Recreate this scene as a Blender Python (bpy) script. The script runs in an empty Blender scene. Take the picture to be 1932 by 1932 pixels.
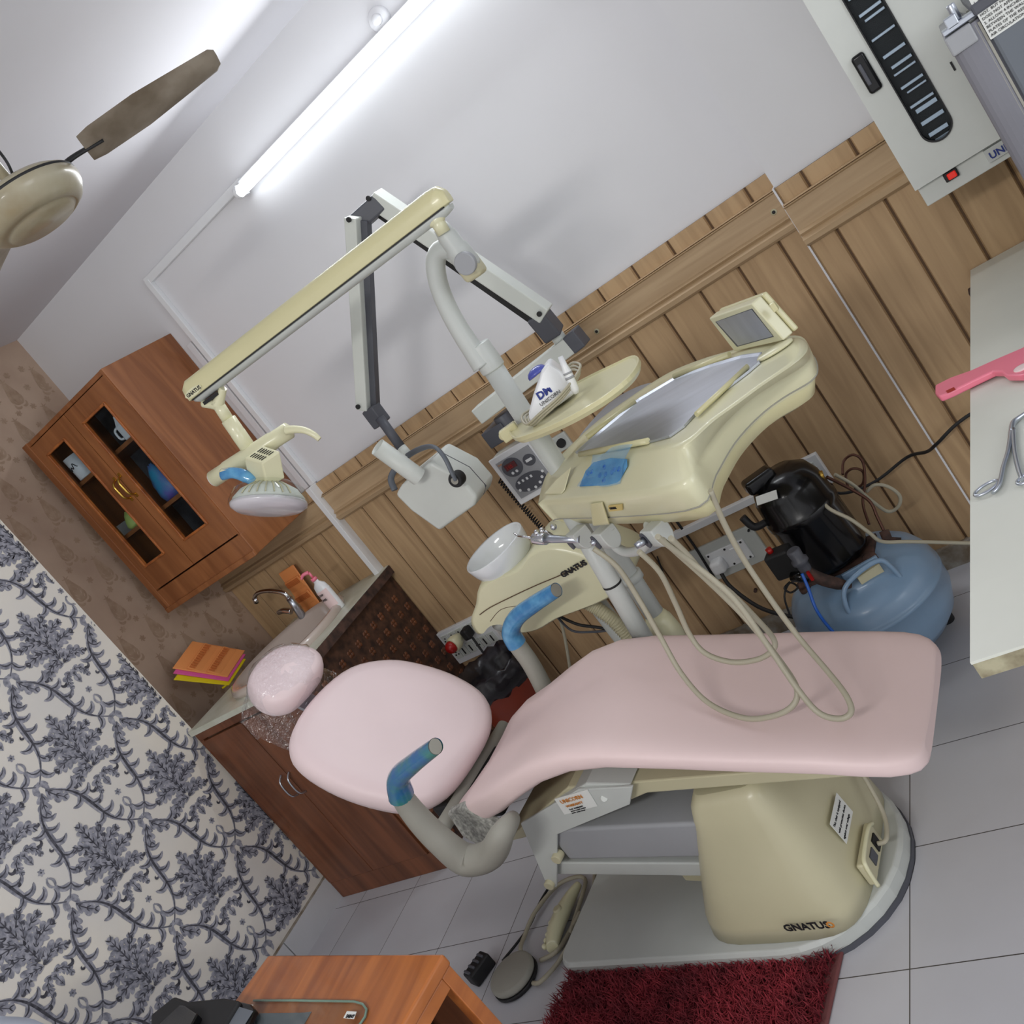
import bpy, bmesh, math, random
from mathutils import Vector as V, Matrix
random.seed(7)
# ------------------------------------------------------------------ camera
F = 1757.3                                     # focal length for a 1932 px frame
R = ((0.72780979, 0.34451878, -0.59295845), (-0.40497716, -0.48186187, -0.77704738), (-0.55343148, 0.80567732, -0.21118155))
EYE = V((0, 0, 1.6))
cam_d = bpy.data.cameras.new('camera'); cam = bpy.data.objects.new('camera', cam_d)
bpy.context.scene.collection.objects.link(cam)
cam_d.sensor_width = 36; cam_d.lens = F/1932*36; cam_d.clip_start = .02
X_, Y_, Z_ = V(R[0]), -V(R[1]), -V(R[2])
cam.matrix_world = Matrix(((X_.x, Y_.x, Z_.x, EYE.x), (X_.y, Y_.y, Z_.y, EYE.y), (X_.z, Y_.z, Z_.z, EYE.z), (0, 0, 0, 1)))
bpy.context.scene.camera = cam
# ------------------------------------------------------------------ light and exposure
sc = bpy.context.scene
w = bpy.data.worlds.new('room_world'); sc.world = w; w.use_nodes = True
w.node_tree.nodes['Background'].inputs[0].default_value = (.97, .98, 1, 1)
w.node_tree.nodes['Background'].inputs[1].default_value = .80
sc.view_settings.view_transform = 'Standard'; sc.view_settings.look = 'None'
sc.view_settings.gamma = 1; sc.view_settings.exposure = .12
def area(name, loc, target, size, power, col=(1, 1, 1)):
    l = bpy.data.lights.new(name, 'AREA'); l.shape = 'RECTANGLE'; l.size, l.size_y = size; l.energy = power; l.color = col
    o = bpy.data.objects.new(name, l); sc.collection.objects.link(o); o.location = loc
    o.rotation_euler = (V(target)-V(loc)).to_track_quat('-Z', 'Y').to_euler(); return o
area('fill_behind_camera', (-1.0, -1.3, 2.5), (-1.6, 1.6, .4), (1.3, .25), 30, (1, .98, .95))  # unseen fill light added behind the camera to light the room evenly
area('fill_from_right', (2.6, .2, 1.7), (-1.6, 1.9, 1.0), (1.2, 1.6), 20, (.88, .93, 1))  # unseen cool fill light added on the right-hand side
area('tube_light_source', (-1.38, 2.715, 2.325), (-1.38, 1.6, 1.9), (1.2, .03), 8, (.93, .97, 1))

# ------------------------------------------------------------------ helpers
def ray(x, y):
    d = ((x-966)/F, (y-966)/F, 1.0)
    return V([sum(R[k][i]*d[k] for k in range(3)) for i in range(3)])
def hit(x, y, ax, val):
    d = ray(x, y); return EYE + d*((val-EYE[ax])/d[ax])
def ax_(x, y, v): return hit(x, y, 0, v)
def ay(x, y, v): return hit(x, y, 1, v)
def az(x, y, v): return hit(x, y, 2, v)
def lin(c):
    return tuple(((v/255)/12.92 if v/255 <= .04045 else ((v/255+.055)/1.055)**2.4) for v in c)
def mat(name, rgb, rough=.5, metal=0, var=.06, scale=6, bump=0, bscale=80, rgb2=None, coat=0, emit=None, estr=0, alpha=1, trans=0, stretch=None, dist=0, ior=1.5, spec=.5):
    m = bpy.data.materials.new(name); m.use_nodes = True; n = m.node_tree.nodes; l = m.node_tree.links
    b = n['Principled BSDF']; c = lin(rgb)
    b.inputs['Roughness'].default_value = rough; b.inputs['Metallic'].default_value = metal
    b.inputs['Coat Weight'].default_value = coat; b.inputs['Coat Roughness'].default_value = .08
    b.inputs['Alpha'].default_value = alpha; b.inputs['Transmission Weight'].default_value = trans; b.inputs['IOR'].default_value = ior
    b.inputs['Specular IOR Level'].default_value = spec
    tc = n.new('ShaderNodeTexCoord'); mp = n.new('ShaderNodeMapping'); l.new(tc.outputs['Object'], mp.inputs[0])
    if stretch: mp.inputs['Scale'].default_value = stretch
    nz = n.new('ShaderNodeTexNoise'); nz.inputs['Scale'].default_value = scale; nz.inputs['Detail'].default_value = 6; nz.inputs['Distortion'].default_value = dist
    l.new(mp.outputs[0], nz.inputs['Vector'])
    rp = n.new('ShaderNodeValToRGB'); l.new(nz.outputs['Fac'], rp.inputs[0])
    c2 = lin(rgb2) if rgb2 else tuple(v*(1-var*2) for v in c)
    rp.color_ramp.elements[0].position = .35; rp.color_ramp.elements[1].position = .65
    rp.color_ramp.elements[0].color = (*c2, 1); rp.color_ramp.elements[1].color = (*c, 1)
    l.new(rp.outputs[0], b.inputs['Base Color'])
    if bump:
        n2 = n.new('ShaderNodeTexNoise'); n2.inputs['Scale'].default_value = bscale; l.new(mp.outputs[0], n2.inputs['Vector'])
        bp = n.new('ShaderNodeBump'); bp.inputs['Strength'].default_value = bump; bp.inputs['Distance'].default_value = .002
        l.new(n2.outputs['Fac'], bp.inputs['Height']); l.new(bp.outputs[0], b.inputs['Normal'])
    if emit:
        b.inputs['Emission Color'].default_value = (*lin(emit), 1); b.inputs['Emission Strength'].default_value = estr
    return m
def glass(name, tint=(235, 240, 245), refl=.12):
    m = bpy.data.materials.new(name); m.use_nodes = True; n = m.node_tree.nodes; l = m.node_tree.links
    out = n['Material Output']; n.remove(n['Principled BSDF'])
    t = n.new('ShaderNodeBsdfTransparent'); t.inputs[0].default_value = (*lin(tint), 1)
    g = n.new('ShaderNodeBsdfGlossy'); g.inputs['Roughness'].default_value = .06 if refl < .15 else .11
    f = n.new('ShaderNodeLayerWeight'); f.inputs[0].default_value = .3 if refl > .15 else .2
    nz = n.new('ShaderNodeTexNoise'); nz.inputs['Scale'].default_value = 14; nz.inputs['Distortion'].default_value = 1.5
    bp = n.new('ShaderNodeBump'); bp.inputs['Strength'].default_value = 1 if refl > .15 else 0; bp.inputs['Distance'].default_value = .01
    l.new(nz.outputs[0], bp.inputs['Height']); l.new(bp.outputs[0], g.inputs['Normal'])
    a = n.new('ShaderNodeMath'); a.operation = 'ADD'; a.inputs[1].default_value = refl if refl < .15 else .09; l.new(f.outputs[0], a.inputs[0]); a.use_clamp = True
    ge = n.new('ShaderNodeNewGeometry'); iv = n.new('ShaderNodeMath'); iv.operation = 'SUBTRACT'; iv.inputs[0].default_value = 1; l.new(ge.outputs['Backfacing'], iv.inputs[1])
    mu = n.new('ShaderNodeMath'); mu.operation = 'MULTIPLY'; l.new(a.outputs[0], mu.inputs[0]); l.new(iv.outputs[0], mu.inputs[1]); a = mu
    mx = n.new('ShaderNodeMixShader'); l.new(a.outputs[0], mx.inputs[0]); l.new(t.outputs[0], mx.inputs[1]); l.new(g.outputs[0], mx.inputs[2])
    l.new(mx.outputs[0], out.inputs[0]); return m
def wood(name, c1, c2, rough=.45, stretch=(1, 1, .12), scale=14, coat=0, bump=.1):
    return mat(name, c1, rough, rgb2=c2, scale=scale, stretch=stretch, dist=.8, bump=bump, bscale=60, coat=coat)
M_ = {}
M_['wall'] = mat('white_wall_paint', (222, 222, 225), .7, var=.015, scale=2, bump=.15, bscale=9)
M_['ceil'] = mat('ceiling_paint', (222, 221, 226), .8, var=.02, scale=1.5)
M_['panel'] = wood('tan_laminate_panel', (192, 161, 122), (172, 142, 105), .6, (1, 1, .07), 30)
M_['panelh'] = wood('tan_laminate_moulding', (192, 165, 130), (174, 147, 113), .55, (.07, 1, 1), 30)
M_['groove'] = mat('panel_groove', (96, 72, 50), .8)
M_['brown'] = wood('red_brown_wood', (158, 100, 58), (128, 76, 40), .42, (1.5, 1.5, .15), 12, coat=.2)
M_['brownd'] = wood('dark_brown_veneer', (124, 74, 46), (92, 52, 30), .42, (1.5, 1.5, .12), 12, coat=.15)
M_['desk'] = wood('orange_brown_varnish', (182, 108, 52), (144, 78, 36), .32, (1.2, .12, 1), 16, coat=.4)
M_['dark'] = mat('dark_interior', (34, 24, 20), .8)
M_['tan'] = mat('tan_wallpaper', (196, 172, 152), .75, rgb2=(180, 155, 136), scale=4)
M_['tanp'] = mat('tan_wallpaper_print', (164, 138, 116), .75, rgb2=(180, 156, 134), scale=30)
M_['dam'] = mat('cream_wallpaper', (232, 226, 214), .7, rgb2=(220, 217, 212), scale=2.5)
M_['damp'] = mat('grey_wallpaper_print', (116, 118, 130), .7, rgb2=(172, 172, 182), scale=55)
M_['damd'] = mat('charcoal_wallpaper_print', (50, 50, 58), .7, rgb2=(90, 90, 100), scale=60)
M_['ivory'] = mat('aged_ivory_plastic', (222, 219, 184), .3, var=.03, scale=3, coat=.25)
M_['ivory2'] = mat('yellowed_plastic', (214, 208, 164), .3, var=.03, scale=3, coat=.2)
M_['cover'] = mat('beige_plastic_cover', (200, 194, 162), .35, var=.04, scale=3, coat=.15)
M_['lgrey'] = mat('light_grey_paint', (196, 200, 196), .4, var=.03)
M_['grey'] = mat('mid_grey_paint', (158, 160, 164), .45, var=.03)
M_['gwhite'] = mat('grey_white_paint', (212, 216, 210), .4, var=.04, scale=5)
M_['dgrey'] = mat('dark_grey_plastic', (82, 84, 92), .45, var=.05)
M_['agrey'] = mat('armrest_grey_rubber', (158, 156, 146), .6, var=.06)
M_['white'] = mat('white_plastic', (232, 234, 236), .3, var=.02)
M_['ceram'] = mat('white_ceramic', (228, 232, 234), .12, var=.01, coat=.4)
M_['pinkw'] = mat('pale_pink_vinyl', (236, 215, 216), .45, var=.02, scale=3, bump=.12, bscale=5)
M_['pink'] = mat('pink_vinyl', (238, 214, 212), .5, var=.02, scale=3, bump=.12, bscale=5)  # seat copy of the chair vinyl, tinted slightly pinker for its shading
M_['pink2'] = mat('pink_fabric', (214, 172, 172), .8, var=.03, scale=60, bump=.3, bscale=700)
M_['hotpink'] = mat('pink_plastic', (240, 128, 150), .3, var=.02)
M_['black'] = mat('black_gloss', (12, 12, 15), .2, var=.1, coat=.15, spec=.35)
M_['mblack'] = mat('black_matte', (26, 26, 28), .6, var=.1)
M_['blue'] = mat('blue_tank_paint', (134, 162, 190), .32, rgb2=(118, 146, 174), scale=3, coat=.2)
M_['bluec'] = mat('blue_tube', (20, 92, 190), .35)
M_['filmc'] = mat('clear_blue_film', (120, 188, 228), .12, rgb2=(90, 160, 215), scale=22, bump=.8, bscale=45, coat=.5, alpha=.42)
M_['film'] = mat('blue_barrier_film', (104, 174, 218), .15, rgb2=(62, 132, 190), scale=22, bump=.9, bscale=45, coat=.5, alpha=.88)
M_['filmg'] = mat('teal_barrier_film', (62, 128, 122), .18, rgb2=(50, 104, 160), scale=20, bump=.9, bscale=45, coat=.5)
M_['clear'] = glass('clear_plastic_film', (252, 252, 253), .151)
M_['glass'] = glass('window_glass', (236, 240, 242), 0)
M_['cupin'] = mat('cupboard_lining', (120, 126, 136), .8, rgb2=(90, 96, 106), scale=12)
M_['doorg'] = mat('grey_fridge_door', (124, 124, 132), .4)
M_['oranged'] = mat('orange_plastic_slots', (206, 116, 60), .5)
M_['acr'] = glass('clear_acrylic', (246, 248, 246), .04)
M_['green_edge'] = mat('green_glass_edge', (120, 150, 136), .15)
M_['gold'] = mat('gold_label', (206, 184, 112), .35)
M_['pale'] = mat('pale_frosted_acrylic', (206, 202, 208), .2, coat=.4)
M_['dglass'] = glass('desk_glass', (200, 212, 205), .06)
M_['steel'] = mat('stainless_steel', (200, 206, 216), .3, 1, var=.05, scale=8)
M_['tray'] = mat('brushed_tray_steel', (196, 200, 210), .42, .85, var=.06, scale=5, stretch=(1, 6, 1))
M_['chrome'] = mat('chrome', (220, 222, 226), .1, 1, var=.02)
M_['brass'] = mat('brass', (206, 170, 84), .25, 1)
M_['floor'] = None
M_['orange'] = mat('orange_plastic', (240, 156, 92), .4, var=.05)
M_['yellow'] = mat('yellow_plastic', (226, 204, 20), .4)
M_['magenta'] = mat('magenta_plastic', (226, 92, 160), .4)
M_['red'] = mat('red_plastic', (170, 26, 22), .3)
M_['redlit'] = mat('lit_red_switch', (190, 30, 15), .3, emit=(200, 30, 10), estr=.5)
M_['rbin'] = mat('red_brown_bin', (150, 58, 36), .4)
M_['bag'] = mat('black_bin_bag', (34, 30, 36), .25, var=.1, bump=1, bscale=18)
M_['hose'] = mat('grey_beige_hose', (172, 166, 146), .45, var=.03)
M_['count'] = mat('marble_worktop', (206, 208, 194), .35, rgb2=(190, 190, 172), scale=10)
M_['sink'] = mat('washbasin_taupe', (196, 182, 172), .15, var=.03, coat=.5)
M_['tab'] = mat('white_laminate', (216, 218, 208), .4, var=.02)
M_['marb'] = mat('rough_stone_edge', (176, 170, 142), .8, rgb2=(130, 120, 96), scale=40)
M_['rust'] = mat('rusty_iron', (92, 66, 56), .8, rgb2=(50, 38, 34), scale=30)
M_['paper'] = mat('paper_label', (226, 228, 224), .6, var=.02)
M_['ink'] = mat('black_ink', (26, 26, 30), .6)
M_['inkb'] = mat('blue_ink', (30, 50, 130), .6)
M_['inko'] = mat('orange_ink', (214, 140, 60), .6)
M_['tubeglow'] = mat('lit_tube', (255, 255, 255), .4, emit=(244, 250, 255), estr=4)
M_['fan'] = mat('dusty_cream_enamel', (176, 170, 148), .35, rgb2=(150, 138, 110), scale=8, coat=.3)
M_['blade'] = mat('dusty_fan_blade', (150, 140, 126), .6, rgb2=(110, 98, 82), scale=10)
M_['cloth'] = mat('pale_blue_cloth', (196, 204, 220), .8, bump=.4, bscale=20)
M_['fridge'] = mat('dark_grey_fridge_side', (104, 110, 118), .45, var=.02)
M_['purple'] = mat('violet_blue_bag', (108, 92, 180), .4, rgb2=(50, 150, 190), scale=12)
M_['dome'] = mat('violet_dome', (74, 84, 170), .25, coat=.4)
M_['lacegrey'] = mat('grey_lace_print', (190, 190, 182), .7, rgb2=(128, 128, 122), scale=90, bump=.6, bscale=120)
M_['lcd'] = mat('dark_red_display', (90, 14, 20), .2)
M_['copper'] = mat('copper_pipe', (92, 60, 48), .4, .6)
M_['rug'] = mat('crimson_rug_fibre', (144, 38, 50), .75, rgb2=(92, 14, 28), scale=14)
M_['rugb'] = mat('rug_backing', (120, 70, 70), .9)
M_['skirt'] = mat('white_skirting_tile', (206, 208, 212), .25, var=.03)
M_['dirt'] = mat('stained_plinth', (120, 104, 84), .8, rgb2=(170, 166, 156), scale=18)
M_['green'] = mat('lime_bag', (190, 214, 120), .4)
M_['floral'] = mat('brown_lattice_board', (92, 62, 46), .6, rgb2=(48, 30, 24), scale=30)

def origin(o):
    p = V((0, 0, 0))
    while o is not None: p += V(o.location); o = o.parent
    return p
def tag(o, label=None, cat=None, group=None, kind=None):
    for k, v in (('label', label), ('category', cat), ('group', group), ('kind', kind)):
        if v: o[k] = v
    return o
def thing(name, loc, label, cat, group=None):
    o = bpy.data.objects.new(name, None); o.empty_display_size = .05; sc.collection.objects.link(o); o.location = loc
    return tag(o, label, cat, group)
class MB:
    def __init__(s): s.v = []; s.f = []; s.m = []; s.s = []
    def add(s, vs, fs, m=0, sm=False):
        k = len(s.v); s.v += [V(p) for p in vs]
        for f in fs: s.f.append([i+k for i in f]); s.m.append(m); s.s.append(sm)
        return s
    def loft(s, rings, m=0, sm=True, cap=True, closed=True):
        n = len(rings[0]); vs = [p for r in rings for p in r]; fs = []
        for i in range(len(rings)-1):
            for j in range(n if closed else n-1):
                a, b = i*n+j, i*n+(j+1) % n; fs.append((a, b, b+n, a+n))
        s.add(vs, fs, m, sm)
        if cap and closed:
            k = len(s.v)-len(vs)
            s.f.append([k+i for i in range(n)][::-1]); s.m.append(m); s.s.append(False)
            s.f.append([k+(len(rings)-1)*n+i for i in range(n)]); s.m.append(m); s.s.append(False)
        return s
    def box(s, c, d, rz=0, m=0, M=None):
        hx, hy, hz = d[0]/2, d[1]/2, d[2]/2; T = M or Matrix.Rotation(rz, 3, 'Z'); c = V(c)
        vs = [c+T @ V((x*hx, y*hy, z*hz)) for z in (-1, 1) for x, y in ((-1, -1), (1, -1), (1, 1), (-1, 1))]
        return s.add(vs, [(3, 2, 1, 0), (4, 5, 6, 7), (0, 1, 5, 4), (1, 2, 6, 5), (2, 3, 7, 6), (3, 0, 4, 7)], m)
    def bb(s, a, b, m=0):
        a, b = V(a), V(b); return s.box((a+b)/2, [abs(b[i]-a[i]) for i in range(3)], 0, m)
    def prism(s, pts, d, m=0, sm=False):
        d = V(d); return s.loft([[V(p) for p in pts], [V(p)+d for p in pts]], m, sm)
    def cyl(s, a, b, r, r2=None, n=24, m=0, sm=True):
        return s.tube([a, b], [r, r if r2 is None else r2], n, m, smooth=False)
    def tube(s, pts, r, n=12, m=0, smooth=True, flat=1, cap=True, up=None):
        pts = [V(p) for p in pts]
        rs = list(r) if isinstance(r, (list, tuple)) else [r]*len(pts)
        if smooth and len(pts) > 2:
            q = []; qr = []; k = 6
            for i in range(len(pts)-1):
                p0, p1, p2, p3 = pts[max(i-1, 0)], pts[i], pts[i+1], pts[min(i+2, len(pts)-1)]
                for j in range(k):
                    t = j/k
                    q.append(.5*((2*p1)+(p2-p0)*t+(2*p0-5*p1+4*p2-p3)*t*t+(3*p1-p0-3*p2+p3)*t**3)); qr.append(rs[i]*(1-t)+rs[i+1]*t)
            q.append(pts[-1]); qr.append(rs[-1]); pts, rs = q, qr
        t0 = (pts[1]-pts[0]).normalized(); u = V(up) if up else t0.orthogonal()
        rings = []
        for i, p in enumerate(pts):
            a = pts[max(i-1, 0)]; b = pts[min(i+1, len(pts)-1)]; t = (b-a).normalized()
            if t.length < .5: t = t0
            u = (u-t*u.dot(t)).normalized(); w_ = t.cross(u)
            rings.append([p+(u*math.cos(x)+w_*flat*math.sin(x))*rs[i] for x in [2*math.pi*j/n for j in range(n)]])
        return s.loft(rings, m, True, cap)
    def lathe(s, c, prof, n=32, m=0, axis=(0, 0, 1), sm=True, cap=True, ex=1, ey=1, xd=None):
        c = V(c); z = V(axis).normalized(); x = V(xd).normalized() if xd else (V((1, 0, 0)) if abs(z.z) > .9 else z.cross(V((0, 0, 1))).normalized()); x = (x-z*x.dot(z)).normalized(); y = z.cross(x)
        return s.loft([[c+z*h+(x*math.cos(t)*ex+y*math.sin(t)*ey)*max(r, 1e-4) for t in [2*math.pi*j/n for j in range(n)]] for r, h in prof], m, sm, cap)
    def ball(s, c, r, n=16, m=0, sq=(1, 1, 1)):
        c = V(c); k = n//2
        return s.loft([[c+V((math.cos(2*math.pi*j/n)*math.sin(a)*sq[0]*r, math.sin(2*math.pi*j/n)*math.sin(a)*sq[1]*r, -math.cos(a)*sq[2]*r)) for j in range(n)] for a in [max(.02, min(math.pi-.02, math.pi*i/k)) for i in range(k+1)]], m, True)
    def build(s, name, mats, parent=None, bevel=0, sub=0, seg=2, label=None, ang=40):
        me = bpy.data.meshes.new(name); o0 = origin(parent) if parent else V((0, 0, 0))
        loc = V((0, 0, 0))
        if parent is None:
            xs = [p.x for p in s.v]; ys = [p.y for p in s.v]; loc = V(((min(xs)+max(xs))/2, (min(ys)+max(ys))/2, min(p.z for p in s.v)))
            if max(abs(loc.x), abs(loc.y)) > 50: loc = V((0, 0, 0))
        me.from_pydata([tuple(p-o0-loc) for p in s.v], [], s.f)
        for p, mi, sm in zip(me.polygons, s.m, s.s): p.material_index = mi; p.use_smooth = sm
        for m in (mats if isinstance(mats, (list, tuple)) else [mats]): me.materials.append(M_[m])
        bm = bmesh.new(); bm.from_mesh(me); bmesh.ops.recalc_face_normals(bm, faces=bm.faces); bm.to_mesh(me); bm.free()
        o = bpy.data.objects.new(name, me); sc.collection.objects.link(o); o.location = loc
        if parent: o.parent = parent
        if bevel:
            b = o.modifiers.new('bevel', 'BEVEL'); b.width = bevel; b.segments = seg; b.limit_method = 'ANGLE'; b.angle_limit = math.radians(ang); b.harden_normals = False
            if seg > 2:
                for p in me.polygons: p.use_smooth = True
                wn = o.modifiers.new('wn', 'WEIGHTED_NORMAL'); wn.keep_sharp = False
        if sub:
            q = o.modifiers.new('sub', 'SUBSURF'); q.levels = q.render_levels = sub
            for p in me.polygons: p.use_smooth = True
        if label: o['label'] = label
        return o
def struct(name, mb, mats, **k): return tag(mb.build(name, mats, None, **k), kind='structure')
def text(name, s, org, xd, yd, size, m, parent, depth=.0006, bold=0, sx=1):
    c = bpy.data.curves.new('txt', 'FONT'); c.body = s; c.size = size; c.extrude = depth; c.offset = bold; c.resolution_u = 2
    t = bpy.data.objects.new('txt', c); sc.collection.objects.link(t); bpy.context.view_layer.update()
    me = bpy.data.meshes.new_from_object(t.evaluated_get(bpy.context.evaluated_depsgraph_get()))
    bpy.data.objects.remove(t); bpy.data.curves.remove(c)
    X = V(xd).normalized(); Y = V(yd); Y = (Y-X*Y.dot(X)).normalized(); Z = X.cross(Y)
    o0 = origin(parent) if parent else V((0, 0, 0)); org = V(org)
    for v in me.vertices: q = V(v.co); v.co = org-o0+X*q.x*sx+Y*q.y+Z*q.z
    me.materials.clear(); me.materials.append(M_[m]); me.name = name
    o = bpy.data.objects.new(name, me); sc.collection.objects.link(o)
    if parent: o.parent = parent
    return o
def catmull(pts, k=6):
    pts = [V(p) for p in pts]; n = len(pts); q = []
    for i in range(n):
        p0, p1, p2, p3 = pts[i-1], pts[i], pts[(i+1) % n], pts[(i+2) % n]
        for j in range(k):
            t = j/k; q.append(.5*((2*p1)+(p2-p0)*t+(2*p0-5*p1+4*p2-p3)*t*t+(3*p1-p0-3*p2+p3)*t**3))
    return q
def cushion(outline, nrm, th, name, m, parent, edge=.35, puff=.01, label=None):
    """rounded pad: closed outline (world), normal, thickness"""
    nrm = V(nrm).normalized(); c = sum(outline, V((0, 0, 0)))/len(outline); b = MB(); rings = []
    for a, h in ((.2, -.5), (.9, -.5), (.97, -.36), (1, -.1), (1, .12), (.975, .32), (.92, .45), (.8, .5), (.55, .52), (.28, .53), (.03, .53)):
        rings.append([c+(p-c)*a+nrm*(h*th+(puff*(1-a) if h > 0 else 0)) for p in outline])
    b.loft(rings, 0, True); return b.build(name, m, parent, label=label)

# ------------------------------------------------------------------ floor: tiles with thin dark joints
YB, YR, CE, XL, XD = 2.82, 2.65, 2.58, -3.43, -3.225
m = bpy.data.materials.new('floor_tiles'); m.use_nodes = True; n = m.node_tree.nodes; l = m.node_tree.links; b = n['Principled BSDF']
tc = n.new('ShaderNodeTexCoord'); mp = n.new('ShaderNodeMapping'); br = n.new('ShaderNodeTexBrick')
l.new(tc.outputs['Object'], mp.inputs[0]); l.new(mp.outputs[0], br.inputs['Vector'])
mp.inputs['Location'].default_value = (.835+.318*20, -1.355+.318*20, 0)
br.offset = 0; br.inputs['Scale'].default_value = 1; br.inputs['Brick Width'].default_value = .318; br.inputs['Row Height'].default_value = .318
br.inputs['Mortar Size'].default_value = .0014; br.inputs['Mortar Smooth'].default_value = .2
br.inputs['Color1'].default_value = (*lin((206, 207, 213)), 1); br.inputs['Color2'].default_value = (*lin((198, 199, 205)), 1); br.inputs['Mortar'].default_value = (*lin((72, 68, 64)), 1)
nz = n.new('ShaderNodeTexNoise'); nz.inputs['Scale'].default_value = 2; nz.inputs['Detail'].default_value = 5; mx = n.new('ShaderNodeMixRGB'); mx.blend_type = 'MULTIPLY'; mx.inputs[0].default_value = .25
l.new(tc.outputs['Object'], nz.inputs['Vector']); l.new(br.outputs[0], mx.inputs[1]); l.new(nz.outputs['Color'], mx.inputs[2])
rp = n.new('ShaderNodeValToRGB'); l.new(nz.outputs['Fac'], rp.inputs[0]); rp.color_ramp.elements[0].color = (.8, .78, .76, 1); rp.color_ramp.elements[0].position = .3; rp.color_ramp.elements[1].position = .6; l.new(rp.outputs[0], mx.inputs[2]); mx.inputs[0].default_value = .5
l.new(mx.outputs[0], b.inputs['Base Color']); b.inputs['Roughness'].default_value = .28
M_['floor'] = m
fl = MB().add([(-3.6, -1.6, 0), (2.2, -1.6, 0), (2.2, 2.82, 0), (-3.6, 2.82, 0)], [(0, 1, 2, 3)])
me = bpy.data.meshes.new('floor'); me.from_pydata([tuple(p) for p in fl.v], [], fl.f); me.materials.append(m)
fo = bpy.data.objects.new('floor', me); sc.collection.objects.link(fo); tag(fo, kind='structure')
struct('ceiling', MB().bb((-3.6, -1.6, CE), (2.2, 2.95, CE+.05)), 'ceil')
struct('wall_back', MB().bb((-3.5, YB, 0), (-.45, YB+.06, CE)), 'wall')
struct('wall_back_pier', MB().bb((-.514, YR, 0), (2.2, YR+.06, CE)), 'wall')
struct('wall_left_alcove', MB().bb((XL-.05, 2.03, 0), (XL, YB, CE)), 'tan')
struct('wall_left', MB().bb((XL-.1, -1.6, 0), (XD, 2.065, CE)), 'dam')
# panelling: planks with V joints
def planks(x0, x1, y, z1, phase, pitch=.1345):
    b = MB(); k0 = math.floor((x0-phase)/pitch)
    b.bb((x0, y-.008, 0), (x1, y, z1), 1)
    x = phase+k0*pitch
    while x < x1:
        a, c = max(x, x0), min(x+pitch, x1); g = .003
        if c-a > .01: b.prism([(a+(g if a > x0 else 0), y-.008, .06), (a+g*2.2, y-.015, .06), (c-g*2.2, y-.015, .06), (c-(g if c < x1 else 0), y-.008, .06)], (0, 0, z1-.06))
        x += pitch
    return b
struct('trim_1', planks(XL, -.514, YB, 1.365, -2.765), ['panel', 'groove'])
struct('trim_2', planks(-.514, 2.2, YR, 1.332, -.57), ['panel', 'groove'])
def moulding(x0, x1, y, zt, zb):
    h = zt-zb; pr = [(0, 0), (.012, 0), (.02, .02), (.012, .035), (.03, .05), (.026, .07), (.018, .085), (.018, .62), (.03, .68), (.022, .74), (.034, .82), (.03, .93), (.012, 1), (0, 1)]
    return MB().prism([(x0, y-.012-a, zt-h*t) for a, t in pr], (x1-x0, 0, 0))
struct('trim_3', moulding(XL, -.514, YB, 1.318, 1.185), 'panelh')
struct('trim_4', moulding(-.514, 2.2, YR, 1.285, 1.155), 'panelh')
struct('trim_5', MB().bb((-.518, YR-.017, .05), (-.513, YR+.05, 1.335)), 'wall')
struct('baseboard_back', MB().bb((XL, YB-.03, 0), (-.514, YB, .075)).bb((-.514, YR-.03, 0), (2.2, YR, .075)), 'dirt')
b = MB(); y = 2.06
while y > -1.6: b.bb((XD, max(y-.316, -1.6), 0), (XD+.012, y-.003, .112)); y -= .318
b.bb((XD, -1.6, .112), (XD+.009, 2.06, .118), 1)
struct('baseboard_left', b, ['skirt', 'dirt'])
# --------------------------------------------------------------- wallpaper prints (part of the wall surface)
PH = {'i': 0}
def leaf(b, p, a, L, W, curl=.0, m=0, X=0, n=7, eps=0):
    """leaf in (y,z) plane, from p in direction a"""
    PH['i'] = (PH['i']+1) % 311; eps += PH['i']*2.5e-6
    pts = []; q = V((p[0], p[1])); st = L/n; cen = []
    for i in range(n+1): cen.append((q.copy(), a)); q = q+V((math.cos(a), math.sin(a)))*st; a += curl/n
    up = []; dn = []
    for i, (c, an) in enumerate(cen):
        wd = W*math.sin(math.pi*min(1, (i/n)**.75*.93+.05))**.8; nn = V((-math.sin(an), math.cos(an)))
        up.append(c+nn*wd); dn.append(c-nn*wd)
    vs = [(X+eps, u.x, u.y) for u in up]+[(X+eps, d.x, d.y) for d in dn]; k = n+1
    b.add(vs, [(i, i+1, k+i+1, k+i) for i in range(n)], m)
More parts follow.
